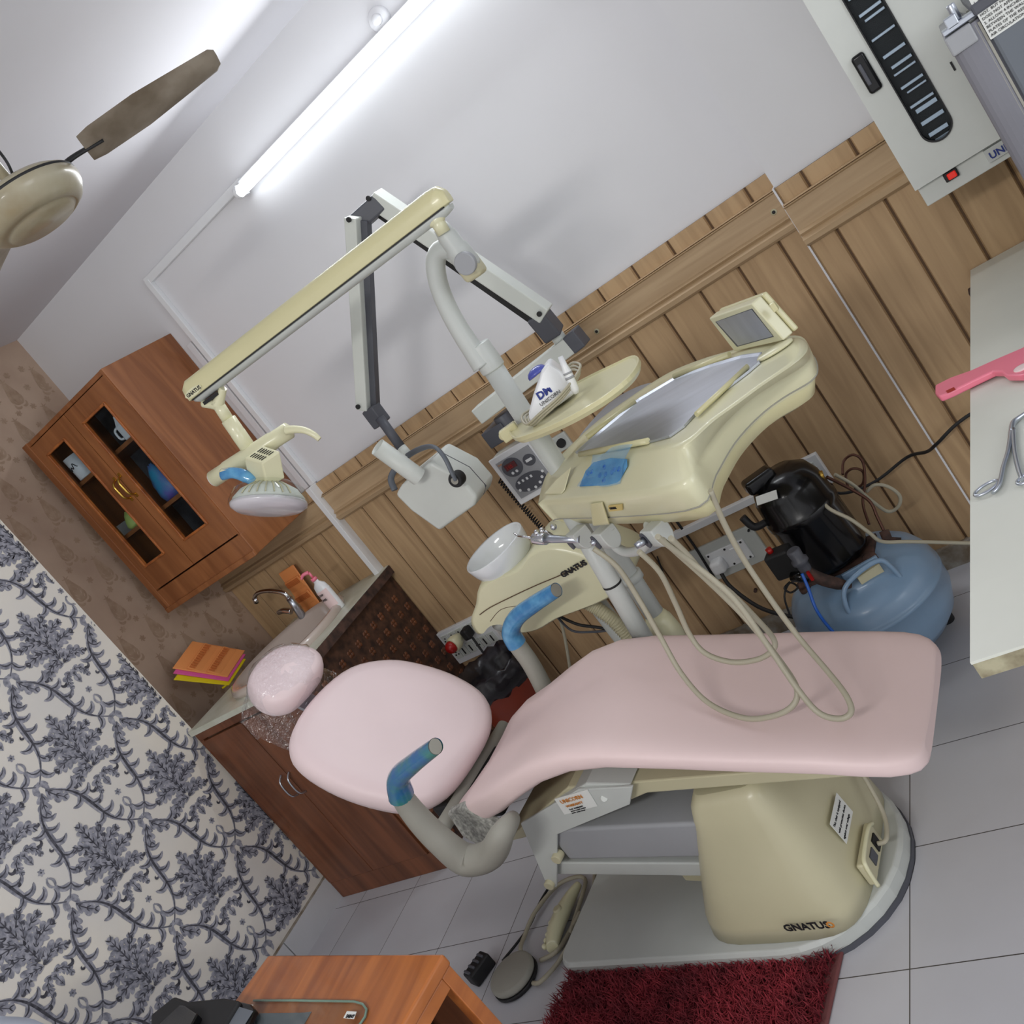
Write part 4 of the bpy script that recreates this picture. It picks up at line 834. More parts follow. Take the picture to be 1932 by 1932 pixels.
text('print', 'X-Ray', (x0+.12*W_, 2.7105, z0+.83*H_), (1, 0, 0), (0, 0, 1), .010, 'inko', pn)
MB().bb((x0+.68*W_, 2.7065, z0+.64*H_), (x0+.82*W_, 2.709, z0+.69*H_)).build('icon', 'white', pn)
for u_0, v_0 in ((.3, .6), (.4, .6), (.2, .25), (.36, .18), (.52, .16), (.66, .2), (.76, .27), (.84, .36)): blob(x0+u_0*W_, z0+v_0*H_, .0055, .0055, 'white', 2.7088, pn, 'key')
for i in range(4): MB().bb((x0+(.26+.1*i)*W_, 2.7065, z0+.36*H_), (x0+(.30+.1*i)*W_, 2.7088, z0+.41*H_)).build('key_mark', 'white', pn)
MB().cyl((x0-.012, 2.77, z1-.03), (x0+.002, 2.77, z1-.03), .012).build('switch', 'red', xc)
b = MB(); P0, P1 = ay(942, 905, 2.79), ay(1030, 1005, 2.74); hl = []
d = (P1-P0); dn = d.normalized(); u = dn.cross(V((0, 1, 0))).normalized()
for i in range(24*8):
    t = i/(24*8); a = t*2*math.pi*24; hl.append(P0+d*t+(u*math.cos(a)+V((0, 1, 0))*math.sin(a))*.0095+V((0, 0, -.01*math.sin(math.pi*t))))
cc = MB().tube(hl, .0026, 6, smooth=False).build('coiled_cable', 'mblack', xc)
# ================================================================== TUBE LIGHT AND WALL FITTINGS
tl = thing('tube_light', (-1.38, YB, 2.33), 'long lit fluorescent tube light fixed high on the white wall', 'tube light')
MB().bb((-1.99, 2.785, 2.322), (-.76, YB, 2.362)).build('batten', 'white', tl, bevel=.003)
MB().cyl((-1.985, 2.755, 2.325), (-.77, 2.755, 2.325), .019, n=24).build('tube', 'tubeglow', tl, label='glowing white tube')
MB().cyl((-2.0, 2.757, 2.327), (-1.98, 2.757, 2.327), .021, n=20).bb((-2.0, 2.75, 2.31), (-1.982, 2.80, 2.35)).build('end_cap', 'white', tl, bevel=.002)
def single(mb, name, mats, label, cat, group=None, **k): return tag(mb.build(name, mats, None, **k), label, cat, group)
single(MB().bb((-2.63, 2.80, 2.343), (-1.99, YB, 2.373)), 'cable_trunking', 'white', 'white plastic cable trunking running level along the upper wall from the tube light', 'cable trunking', bevel=.002)
single(MB().bb((-2.632, 2.798, 1.37), (-2.606, YB, 2.36)).bb((-2.632, 2.760, .53), (-2.606, 2.812, 1.37)), 'cable_trunking', 'white', 'white plastic cable trunking running straight down the wall and panelling to the switchboard', 'cable trunking', bevel=.002)
single(MB().bb((-2.672, 2.80, 1.37), (-2.642, YB, 2.09)), 'cable_trunking', 'wall', 'short painted cable trunking beside the brown wall cupboard', 'cable trunking', bevel=.002)
jc = ay(718, 36, YB); jbx = thing('ceiling_rose', jc, 'round white electrical cover on the upper wall beside the tube light', 'wall fitting')
MB().lathe(jc, [(.036, -.02), (.036, .012), (.031, .018), (.001, .019)], 36, axis=(0, -1, 0)).build('cover', 'wall', jbx)
MB().lathe(jc+V((0, 0, 0)), [(.016, .018), (.016, .03), (.012, .034), (.001, .034)], 24, axis=(0, -1, 0)).build('cap', 'wall', jbx)
a, q = ay(1205, 1040, 2.8), ay(1430, 941, 2.8)
single(MB().bb((-1.60, 2.782, .492), (-.93, 2.812, .517)), 'cable_trunking', 'white', 'white cable trunking running level across the lower panelling behind the black compressor', 'cable trunking', bevel=.002)
def screw(x, y, Yv, k):
    c = ay(x, y, Yv); return c
wb = thing('switch_socket_plate', (-1.3, 2.81, .3), 'pale double wall plate with a white plug and a rocker switch, low on the panelling', 'socket plate')
MB().bb((-1.425, 2.792, .283), (-1.175, 2.806, .425)).build('plate', 'lgrey', wb, bevel=.003)
MB().bb((-1.375, 2.785, .312), (-1.225, 2.794, .392)).build('socket_front', 'white', wb, bevel=.003)
MB().bb((-1.285, 2.779, .332), (-1.262, 2.786, .378)).build('switch', 'white', wb, bevel=.003)
MB().box((-1.345, 2.765, .345), (.05, .05, .052)).build('plug', 'white', wb, bevel=.014, seg=3)
b = MB()
for x, z in ((-1.415, .294), (-1.188, .41), (-1.366, .384), (-1.236, .384), (-1.236, .32), (-1.366, .32), (-1.30, .384), (-1.30, .32)): b.cyl((x, 2.793, z), (x, 2.783, z), .004, n=12)
b.build('screw', 'mblack', wb)
MB().tube([V((-1.345, 2.75, .325)), V((-1.33, 2.72, .27)), V((-1.25, 2.66, .18)), V((-1.12, 2.62, .11)), V((-1.0, 2.6, .09))], .007, 10).build('cable', 'mblack', wb)
ws = thing('wall_socket', (-.95, 2.81, .45), 'small white wall socket with a black plug behind the compressor motor', 'wall socket')
MB().bb((-1.04, 2.785, .44), (-.855, 2.806, .555)).build('plate', 'white', ws, bevel=.003)
MB().bb((-.975, 2.78, .46), (-.875, 2.788, .535)).build('socket_front', 'lgrey', ws, bevel=.002)
MB().box((-.90, 2.765, .50), (.035, .04, .04)).build('plug', 'mblack', ws, bevel=.006)
MB().tube([V((-.90, 2.75, .485)), V((-.84, 2.73, .42)), V((-.74, 2.75, .40)), V((-.62, 2.75, .43)), V((-.55, 2.68, .45)), V((-.50, 2.61, .49)), V((-.40, 2.60, .53)), V((-.2, 2.60, .55))], .005, 8).build('cable', 'mblack', ws)
sp_ = thing('small_wall_socket', ay(1060, 835, 2.8), 'small grey electrical point on the panelling, half hidden behind the grey lamp post', 'wall socket')
cc_ = ay(1061, 833, 2.80); MB().box(cc_, (.06, .015, .06)).build('plate', 'lgrey', sp_, bevel=.004); MB().cyl(cc_, cc_+V((0, -.02, 0)), .016).build('plug', 'mblack', sp_)
sb = thing('switchboard', (-2.45, 2.8, .42), 'low white switchboard crowded with rocker switches, sockets and a black plug beside the bin', 'switchboard')
MB().bb((-2.60, 2.785, .40), (-2.33, 2.808, .565)).build('plate', 'white', sb, bevel=.003)
for r_ in range(2):
    for i in range(6): MB().bb((-2.585+.041*i, 2.779, .425+.075*r_), (-2.585+.041*i+.034, 2.787, .475+.075*r_)).build('switch_module', 'gwhite', sb, bevel=.002)
b = MB()
for r_ in range(2):
    for i in range(6):
        if i % 3 == 0:
            for dx_, dz_ in ((-.008, 0), (.008, 0), (0, .012)): b.cyl((-2.568+.041*i+dx_, 2.78, .447+.075*r_+dz_), (-2.568+.041*i+dx_, 2.777, .447+.075*r_+dz_), .0035, n=10)
        else: b.bb((-2.571+.041*i, 2.776, .435+.075*r_), (-2.566+.041*i, 2.78, .465+.075*r_))
b.build('socket_hole', 'mblack', sb)
MB().box((-2.43, 2.755, .525), (.036, .05, .05)).build('plug', 'mblack', sb, bevel=.01)
MB().tube([V((-2.42, 2.75, .50)), V((-2.40, 2.72, .42)), V((-2.39, 2.7, .3))], .005, 8).build('lead', 'mblack', sb)
rd = thing('red_lamp_plug', ay(850, 1215, 2.7), 'small round red and cream plug-in lamp on the lower left of the switchboard', 'plug-in lamp')
c = ay(856, 1216, 2.72); MB().lathe(c, [(.02, -.05), (.032, -.02), (.034, 0), (.03, .01)], 24, axis=(-.3, -1, 0)).build('body', 'ivory', rd); MB().ball(c+V((-.005, -.015, 0)), .027).build('lens', 'red', rd)
# ================================================================== CEILING FAN
fc = az(58, 392, 2.26); fan = thing('ceiling_fan', (fc.x, fc.y, CE), 'cream ceiling fan with dusty blades hanging at the top left', 'ceiling fan')
MB().lathe((fc.x, fc.y, 2.22), [(.001, .0), (.072, .001), (.076, .006), (.082, .008), (.085, .006), (.104, .016), (.118, .034), (.122, .05), (.118, .066), (.10, .078), (.05, .088), (.001, .09)], 56, axis=(0, 0, 1)).build('motor', 'fan', fan)
MB().lathe((fc.x, fc.y, 2.22), [(.1195, .058), (.1215, .061), (.1195, .064)], 56, cap=False).build('motor_seam', 'mblack', fan)
MB().cyl((fc.x, fc.y, 2.29), (fc.x, fc.y, CE-.02), .011).build('rod', 'fan', fan)
MB().lathe((fc.x, fc.y, CE-.075), [(.02, 0), (.045, .03), (.055, .075)], 28, cap=False).build('canopy', 'gwhite', fan)
MB().tube([V((fc.x+.012, fc.y, 2.31)), V((fc.x+.04, fc.y-.01, 2.34)), V((fc.x+.03, fc.y, 2.39)), V((fc.x+.01, fc.y, 2.42))], .003, 8).build('wire', 'mblack', fan)
tip = az(424, 88, 2.30); ra = math.atan2(tip.y-fc.y, tip.x-fc.x); rl = (tip-V((fc.x, fc.y, 2.30))).length
for k_ in range(3):
    a = ra+k_*2*math.pi/3; d = V((math.cos(a), math.sin(a), 0)); e = V((-math.sin(a), math.cos(a), 0)); base = V((fc.x, fc.y, 2.292))
    pr = []
    for t, wd, tw in ((.16, .045, .32), (.19, .052, .32), (.3, .056, .30), (.38, .046, .33), (.48, .034, .38), (rl*.95, .022, .42)):
        dirn = e*math.cos(tw)+V((0, 0, -math.sin(tw)))
        c = base+d*t; pr.append([c-dirn*wd, c-dirn*wd*.5-V((0, 0, .006)), c+dirn*wd*.5-V((0, 0, .006)), c+dirn*wd, c+dirn*wd*.5-V((0, 0, .003)), c-dirn*wd*.5-V((0, 0, .003))])
    bl = MB().loft(pr, 0, True).build('blade', 'blade', fan, bevel=.001)
    MB().tube([base+d*.09-V((0, 0, .005)), base+d*.13, base+d*.2-V((0, 0, .005))], [.012, .010, .008], 10, flat=.5).build('bracket', 'mblack', bl)
# ================================================================== WALL CUPBOARD
wc = thing('wall_cupboard', (-3.03, 2.62, 1.3), 'red brown wooden wall cupboard with two narrow glazed doors in the corner', 'wall cupboard')
X0, X1, Yc, Z0, Z1 = -3.345, -2.712, 2.43, 1.305, 2.168
b = MB(); t_ = .018
b.bb((X0, Yc+.02, Z0), (X0+t_, YB-.001, Z1)).bb((X1-t_, Yc, Z0), (X1, YB-.001, Z1)).bb((X0+t_+.0005, Yc+.0005, Z1-t_), (X1-t_-.0005, YB-.002, Z1-.0005)).bb((X0+t_+.0005, Yc+.0205, Z0+.0005), (X1-t_-.0005, YB-.002, Z0+t_)).bb((X0+t_+.0005, YB-.03, Z0+t_+.0005), (X1-t_-.0005, YB-.002, Z1-t_-.0005)).bb((X0-.006, Yc-.006, Z0+.001), (X0+.03, Yc+.0195, Z1+.001))
b.build('carcass', 'brown', wc, bevel=.002)
MB().bb((X0+.001, Yc-.004, Z0-.001), (X1+.001, Yc+.018, Z0+.098)).bb((X0, Yc-.014, Z0-.002), (X1+.002, Yc, Z0+.02)).build('plinth_rail', 'brown', wc, bevel=.003)
MB().bb((X0+t_, YB-.035, Z0+.1), (X1-t_, YB-.031, Z1-t_)).build('interior_back', 'cupin', wc)
sh = [1.655, 1.925]
for z in sh: MB().bb((X0+t_, Yc+.03, z-.011), (X1-t_, YB-.035, z+.005)).build('shelf', 'brown', wc)
XM = (X0+X1)/2+.0
for (dx0, dx1, pane, hx_) in ((X0+.03, XM-.002, [ay(x, y, Yc) for x, y in ((94, 852), (121, 828), (308, 1045), (274, 1071))], XM-.022), (XM+.002, X1-.006, [ay(x, y, Yc) for x, y in ((161, 791), (198, 761), (390, 992), (346, 1019))], XM+.016)):
    px0 = (pane[0].x+pane[3].x)/2-.006; px1 = (pane[1].x+pane[2].x)/2+.012; pz1 = (pane[0].z+pane[1].z)/2; pz0 = (pane[2].z+pane[3].z)/2
    dz0, dz1 = Z0+.104, Z1-.022
    b = MB()
    for a_, c_ in (((dx0, dz0), (px0, dz1)), ((px1, dz0), (dx1, dz1)), ((px0, dz0), (px1, pz0)), ((px0, pz1), (px1, dz1))): b.bb((a_[0], Yc-.003, a_[1]), (c_[0], Yc+.018, c_[1]))
    d_ = b.build('door', 'brown', wc)
    b = MB()
    for a_, c_ in (((px0-.002, pz0), (px0+.008, pz1)), ((px1-.008, pz0), (px1+.002, pz1)), ((px0, pz0-.002), (px1, pz0+.008)), ((px0, pz1-.008), (px1, pz1+.002))): b.bb((a_[0], Yc-.009, a_[1]), (c_[0], Yc+.006, c_[1]))
    b.build('bead', 'desk', d_, bevel=.002)
    MB().bb((px0, Yc+.008, pz0), (px1, Yc+.011, pz1)).build('pane', 'glass', d_)
    zc = 1.80; MB().tube([V((hx_, Yc-.004, zc+.045)), V((hx_, Yc-.028, zc+.03)), V((hx_, Yc-.030, zc)), V((hx_, Yc-.026, zc-.03)), V((hx_, Yc-.004, zc-.045))], [.004, .005, .006, .005, .004], 10).box((hx_, Yc-.004, zc+.048), (.012, .006, .018)).box((hx_, Yc-.004, zc-.048), (.012, .006, .018)).build('handle', 'brass', d_)
mg = thing('white_mug', (-3.19, 2.50, sh[1]+.005), 'white mug with a dark swirl drawing behind the left cupboard door, upper shelf', 'mug')
c = ay(147, 877, 2.475); c = V((c.x, 2.482, sh[1]+.005)); MB().lathe(c, [(.034, 0), (.038, .003), (.040, .10), (.037, .10), (.035, .01), (.001, .008)], 32).build('cup', 'white', mg)
MB().tube([c+V((math.cos(a)*.0405, math.sin(a)*.0405, z)) for a, z in ((-2.2, .05), (-2.0, .065), (-1.8, .045), (-1.6, .06), (-1.4, .05), (-1.2, .07), (-1.0, .055), (-.9, .05))], .0018, 6).build('drawing', 'ink', mg)
jg = thing('white_jug', (-2.80, 2.5, sh[1]+.005), 'small white jug with a handle behind the right cupboard door, upper shelf', 'jug')
c = ay(238, 812, 2.48); c = V((c.x, 2.49, sh[1]+.005)); MB().loft([[c+V((x*s_, y*s_, z)) for x, y in ((-.028, -.02), (.028, -.02), (.028, .03), (-.028, .03))] for z, s_ in ((0, 1), (.06, 1), (.085, .6), (.10, .5))], 0, False).build('body', 'white', jg, bevel=.006)
MB().tube([c+V((-.028, -.015, .06)), c+V((-.045, -.018, .05)), c+V((-.045, -.018, .02)), c+V((-.028, -.015, .012))], .005, 8).build('handle', 'white', jg)
def bagm(name, c, s_, m_, label):
    b = MB(); rings = []
    for z, r_ in ((0, .9), (.2, 1.05), (.5, .95), (.8, .6), (1, .25)):
        rings.append([V(c)+V((math.cos(t)*s_[0]*r_*random.uniform(.85, 1.1), math.sin(t)*s_[1]*r_, z*s_[2]*random.uniform(.9, 1.05) if z else 0)) for t in [2*math.pi*i/14 for i in range(14)]])
    return single(b.loft(rings, 0, True), name, m_, label, 'bag')
bagm('plastic_bag', (ay(305, 905, 2.5).x-.01, 2.51, sh[0]+.006), (.055, .035, .15), 'purple', 'shiny violet and blue bag behind the right cupboard door, middle shelf')
bagm('plastic_bag', (ay(248, 975, 2.5).x-.01, 2.505, sh[0]+.006), (.04, .03, .07), 'green', 'pale lime plastic bag behind the left cupboard door, middle shelf')
single(MB().box((ay(228, 985, 2.5).x-.045, 2.51, sh[0]+.030), (.05, .05, .048)), 'carton', 'paper', 'small pale carton beside the lime bag in the wall cupboard', 'carton', bevel=.002)
# ================================================================== SINK CABINET
kx0, kx1, ky0, ky1, kt = -3.20, -2.60, 2.05, YB-.02, .925
kc_ = thing('sink_cabinet', (-2.9, 2.4, 0), 'dark brown two door cabinet under the washbasin in the corner', 'cabinet')
MB().bb((kx0, ky0+.02, .0), (kx1-.012, ky1, kt-.15)).build('carcass', 'dark', kc_)
MB().bb((kx0-.01, ky0-.004, .0), (kx1+.006, ky0+.02, .085)).build('plinth', 'brownd', kc_, bevel=.003)
MB().bb((kx0-.01, ky0-.006, kt-.055), (kx1+.004, ky0+.02, kt-.022)).build('top_rail', 'brownd', kc_, bevel=.004)
MB().bb((kx0-.012, ky0-.004, .085), (kx0+.012, ky0+.02, kt-.055)).build('stile', 'brownd', kc_, bevel=.002); MB().bb((kx1-.02, ky0-.004, .085), (kx1+.004, ky0+.02, kt-.055)).build('stile', 'brownd', kc_, bevel=.002)
xm = (kx0+kx1)/2-.03
hxp = ay(578, 1490, ky0)
for a_, c_, hx_ in ((kx0+.014, xm-.0015, xm-.03), (xm+.0015, kx1-.022, xm+.02)):
    d_ = MB().bb((a_, ky0-.012, .09), (c_, ky0+.006, kt-.06)).build('door', 'brownd', kc_, bevel=.002)
    zc = .56; MB().tube([V((hx_, ky0-.012, zc+.05)), V((hx_, ky0-.036, zc+.035)), V((hx_, ky0-.042, zc)), V((hx_, ky0-.036, zc-.035)), V((hx_, ky0-.012, zc-.05))], .004, 8).build('handle', 'steel', d_)
b = MB().bb((kx1-.012, ky0+.02, 0), (kx1+.002, ky1, kt-.03))
for i in range(11):
    for j_ in range(14):
        y_ = ky0+.06+i*.062+(j_ % 2)*.031; z_ = .06+j_*.062
        if y_ > ky1-.03 or z_ > kt-.07: continue
        for k_ in range(4):
            a = math.pi/4+k_*math.pi/2; b.ball((kx1+.002, y_+.010*math.cos(a), z_+.010*math.sin(a)), .009, 8, 1, (.35, 1, 1))
b.build('side_panel', ['floral', 'brownd'], kc_)
wt = thing('worktop', (-2.9, 2.4, kt), 'pale marble worktop with dusty stone edges on the brown sink cabinet', 'worktop')
N_ = 48; eb_ = []; ob_ = []
for i in range(N_):
    a = 2*math.pi*(i+.5)/N_; eb_.append(V((-2.90+.235*math.cos(a), 2.42+.30*math.sin(a), 0)))
    hw_ = (-2.90-(kx0-.02), kx1+.02+2.90, 2.42-(ky0-.012), ky1+.004-2.42); ca, sa = math.cos(a), math.sin(a)
    t_ = min((hw_[1]/ca if ca > 1e-6 else 9), (hw_[0]/-ca if ca < -1e-6 else 9), (hw_[3]/sa if sa > 1e-6 else 9), (hw_[2]/-sa if sa < -1e-6 else 9)); ob_.append(V((-2.90+ca*t_, 2.42+sa*t_, 0)))
for cx_, cy_ in ((kx0-.02, ky0-.012), (kx1+.02, ky0-.012), (kx1+.02, ky1+.004), (kx0-.02, ky1+.004)):
    i_ = min(range(N_), key=lambda i: (ob_[i]-V((cx_, cy_, 0))).length); ob_[i_] = V((cx_, cy_, 0))
zz_ = lambda L_, z: [p+V((0, 0, z)) for p in L_]
MB().loft([zz_(eb_, kt-.022), zz_(eb_, kt), zz_(ob_, kt), zz_(ob_, kt-.022), zz_(eb_, kt-.022)], 0, False, cap=False).build('slab', 'count', wt)
MB().bb((kx1+.019, ky0-.012, kt-.04), (kx1+.026, ky1+.004, kt-.003)).build('stone_edge', 'rust', wt)
ba_ = thing('washbasin', (-2.9, 2.4, kt), 'glossy oval taupe washbasin set in the pale worktop', 'washbasin')
bc2 = V((-2.90, 2.42, kt))
MB().lathe(bc2, [(.30, 0), (.305, .012), (.295, .028), (.275, .030), (.25, .016), (.21, -.05), (.12, -.10), (.001, -.11)], 56, ex=.80, ey=1.02, cap=False).build('basin', 'sink', ba_)
MB().cyl(bc2+V((0, 0, -.105)), bc2+V((0, 0, -.098)), .022).build('drain', 'chrome', ba_)
pcp = az(608, 1175, kt+.032)
tpb = az(572, 1160, kt+.03)
tap = thing('basin_tap', tpb, 'chrome basin tap with a curved spout and lever at the back of the washbasin', 'tap')
TB = ay(572, 1165, 2.66); TB.z = kt+.028
zz2 = lambda x, y: ay(x, y, 2.66)
MB().tube([TB-V((0, 0, .01)), zz2(556, 1142), zz2(545, 1128)], [.017, .016, .014], 16, smooth=False).build('body', 'steel', tap)
MB().tube([zz2(548, 1135), zz2(538, 1120), zz2(515, 1115), zz2(495, 1116), zz2(483, 1122), zz2(480, 1132)], [.011, .011, .010, .009, .009, .010], 14).build('spout', 'chrome', tap)
MB().cyl(zz2(481, 1128), zz2(484, 1137), .012).build('aerator', 'chrome', tap)
MB().tube([zz2(550, 1153), zz2(535, 1152), zz2(525, 1156)], [.014, .013, .010], 14).build('lever', 'chrome', tap)
# soap bottle
bt = thing('soap_bottle', (-2.72, 2.6, kt), 'white soap bottle with a pale pink pump beside the washbasin', 'bottle')
c = az(640, 1149, kt); dY = V((0, 0, 0))
MB().lathe(c, [(.030, 0), (.034, .004), (.035, .03), (.035, .10), (.030, .125), (.014, .14), (.013, .15)], 28, ex=1, ey=.65, cap=True).build('bottle', 'white', bt)
lb = MB()
lb.loft([[c+V((math.cos(a)*.0356, math.sin(a)*.0356*.66, z)) for a in [math.radians(-150+i*12) for i in range(11)]] for z in (.025, .105)], 0, True, cap=False, closed=False)
lb.build('label', 'pink', bt)
for i, s_ in enumerate(('SOAP', 'CARE', '')):
    if s_: text('print', s_, c+V((-.022, -.026, .085-.022*i)), (1, -.1, 0), (0, 0, 1), .014, 'ink', bt)
MB().cyl(c+V((0, 0, .15)), c+V((0, 0, .163)), .013).cyl(c+V((0, 0, .163)), c+V((0, 0, .19)), .005).tube([c+V((0, 0, .19)), c+V((-.02, -.012, .195)), c+V((-.035, -.02, .185))], [.008, .007, .005], 10).build('pump', 'hotpink', bt)
# orange instrument racks
def rack(org, ex, ey, W, Hh, name, m_, label, slots=True, cat='bur rack'):
    ex = V(ex).normalized(); ey = V(ey).normalized(); ez = ex.cross(ey); r_ = thing(name, org, label, cat)
    P_ = lambda a, c_, h=0: V(org)+ex*a+ey*c_+ez*h
    MB().prism([P_(0, 0), P_(W, 0), P_(W, Hh), P_(0, Hh)], ez*.007).build('tray', m_, r_, bevel=.006 if W < .2 else .004)
    if slots:
        for k_ in (.2, .55):
            MB().prism([P_(.006, Hh*(k_-.05), .007), P_(W-.006, Hh*(k_-.05), .007), P_(W-.006, Hh*(k_+.22), .018), P_(.006, Hh*(k_+.22), .018)], ez*-.008).build('step', m_, r_, bevel=.003)
            b = MB()
            for i in range(11): b.prism([P_(.012+i*(W-.024)/11, Hh*(k_+.22)-.03, .0165), P_(.012+i*(W-.024)/11+.006, Hh*(k_+.22)-.03, .0165), P_(.012+i*(W-.024)/11+.006, Hh*(k_+.22)-.006, .0195), P_(.012+i*(W-.024)/11, Hh*(k_+.22)-.006, .0195)], ez*.003)
            b.build('slot', 'oranged', r_)
    return r_
p = ay(563, 1150, 2.72); p.z = kt+.001
p.y = 2.755
p.x -= .012; rack(p, (1, 0, 0), (0, .12, 1), .105, .215, 'instrument_rack', 'orange', 'orange slotted plastic rack standing upright against the panelling behind the soap bottle')
q0 = V((-3.34, 2.15, kt+.02))
oo = az(340, 1275, kt+.09); 
def rx(h, dx_=0): return V((-3.19+dx_, 2.14, kt+h))
rk = lambda i: V((-3.235, 2.345-.010*i, .958-.014*i))
rack(rk(0), (-.02, .164, .02), (-.05, -.134, .183), .17, .225, 'instrument_rack', 'orange', 'orange slotted plastic rack, topmost of the stack leaning on the wallpaper beside the basin')
rack(rk(1), (-.02, .164, .02), (-.05, -.136, .180), .17, .225, 'instrument_rack', 'magenta', 'pink plastic rack in the middle of the stack leaning on the wallpaper', False)
rack(rk(2), (-.02, .164, .02), (-.05, -.142, .172), .165, .225, 'instrument_rack', 'yellow', 'yellow plastic rack at the bottom of the stack leaning on the wallpaper', False)
single(MB().tube([az(432, 1286, kt+.01), az(428, 1292, kt+.01), az(420, 1298, kt+.01)], .005, 8), 'small_bottle', 'yellow', 'tiny yellow-green vial lying at the front corner of the worktop', 'vial')
# ================================================================== WASTE BIN
wbn = thing('waste_bin', (-2.24, 2.52, 0), 'red brown waste bin with a black plastic liner behind the chair back', 'waste bin')
c = V((-2.24, 2.52, 0))
MB().lathe(c, [(.10, 0), (.105, .01), (.145, .40), (.15, .42), (.145, .42), (.10, .02), (.001, .02)], 36).build('bin', 'rbin', wbn)
b = MB(); rings = []
for r_, z in ((.143, .375), (.150, .385), (.156, .42), (.150, .465), (.142, .47), (.12, .42), (.10, .30)):
    rings.append([c+V((math.cos(t)*(r_+random.uniform(-.005, .005)), math.sin(t)*(r_+random.uniform(-.005, .005)), z+random.uniform(-.012, .012))) for t in [2*math.pi*i/40 for i in range(40)]])
b.loft(rings, 0, True).build('liner', 'bag', wbn)
# ================================================================== COMPRESSOR
cp = thing('air_compressor', (-.88, 2.48, 0), 'blue air tank compressor with a glossy black motor standing against the panelling', 'compressor')
tc_ = V((-.862, 2.47, 0)); Rt = .225
MB().lathe(tc_, [(.10, .035), (.17, .05), (.205, .09), (Rt, .15), (Rt, .20), (Rt+.003, .202), (Rt+.003, .212), (Rt, .214), (Rt, .225), (Rt-.008, .255), (Rt-.022, .28), (.17, .308), (.12, .325), (.05, .333), (.001, .335)], 64).build('tank', 'blue', cp)
for a in (.3, 2.4, 4.5): MB().cyl(tc_+V((math.cos(a)*.15, math.sin(a)*.15, 0)), tc_+V((math.cos(a)*.15, math.sin(a)*.15, .06)), .022).build('foot', 'mblack', cp, bevel=.003)
hp = [ay(x, y, 2.29) for x, y in ((1640, 1138), (1622, 1125), (1622, 1108), (1655, 1078), (1690, 1056), (1703, 1068), (1717, 1083))]
hh = [tc_+V((x, y, z)) for x, y, z in ((.0, -.195, .26), (.0, -.195, .30), (.02, -.178, .345), (.075, -.15, .362), (.125, -.125, .358), (.14, -.12, .33), (.15, -.12, .27))]
MB().tube(hh, .007, 12).build('handle', 'blue', cp)
MB().box(tc_+V((.08, -.115, .325)), (.07, .02, .03), .45).build('label_plate', 'cover', cp)
mc = V((-.882, 2.49, .345)); mx_ = V((-.04, .03, 1)).normalized()
MB().lathe(mc, [(.08, .0), (.103, .005), (.107, .02), (.108, .17), (.112, .175), (.112, .195), (.108, .20), (.104, .26), (.088, .30), (.05, .325), (.001, .33)], 48, axis=mx_).build('motor', 'black', cp)
MB().box(mc+V((-.055, -.02, .33)), (.095, .06, .045), .5).build('terminal_cover', 'black', cp, bevel=.012, seg=3)
MB().box(mc+V((-.040, -.088, .298)), (.070, .026, .003), .15, M=(Matrix.Rotation(-.25, 3, 'Z') @ Matrix.Rotation(.85, 3, 'X'))).build('rating_label', 'paper', cp)
MB().tube([mc+V((-.09, -.03, .21)), mc+V((-.135, -.05, .215)), mc+V((-.15, -.05, .26))], [.010, .012, .012], 12).build('stub_pipe', 'mblack', cp)
MB().box(mc+V((0, -.01, -.012)), (.23, .15, .012), -.05).build('mount_plate', 'rust', cp, bevel=.002)
MB().box(mc+V((.075, -.10, -.03)), (.11, .012, .06), .3).build('bracket', 'blue', cp, bevel=.003)
for dx_, dy_ in ((-.105, -.07), (.105, -.07)): MB().lathe(mc+V((dx_, dy_, -.03)), [(.02, 0), (.02, .012), (.014, .016), (.02, .02), (.018, .03), (.008, .035), (.001, .036)], 20).build('rubber_mount', 'rust', cp)
sx = ay(1475, 1055, 2.36)
MB().box(sx+V((0, 0, -.01)), (.075, .055, .085), -.1).build('pressure_switch', 'mblack', cp, bevel=.008, seg=3)
MB().cyl(sx+V((-.015, 0, .03)), sx+V((-.017, 0, .048)), .009).build('red_button', 'red', cp)
MB().cyl(sx+V((.01, -.03, -.05)), sx+V((.05, -.05, -.055)), .016).build('cable_gland', 'black', cp)
rv = ay(1500, 1045, 2.30)
MB().lathe(rv, [(.017, .015), (.020, .01), (.018, -.015), (.024, -.02), (.024, -.03), (.018, -.035), (.018, -.05), (.012, -.08)], 20).build('regulator', 'dgrey', cp)
MB().tube([rv+V((0, 0, -.06)), rv+V((.02, 0, -.10)), rv+V((.05, .01, -.14)), rv+V((.075, .02, -.165))], [.014, .018, .017, .008], 14).build('filter_bowl', 'rust', cp)
MB().box(rv+V((.008, -.02, -.07)), (.008, .008, .03)).build('red_tag', 'redlit' if 0 else 'red', cp)
MB().tube([ay(x, y, Yv) for x, y, Yv in ((1513, 1082, 2.27), (1525, 1110, 2.25), (1540, 1150, 2.22), (1565, 1185, 2.18), (1600, 1220, 2.16), (1640, 1260, 2.2))], .0045, 10).build('blue_air_hose', 'bluec', cp)
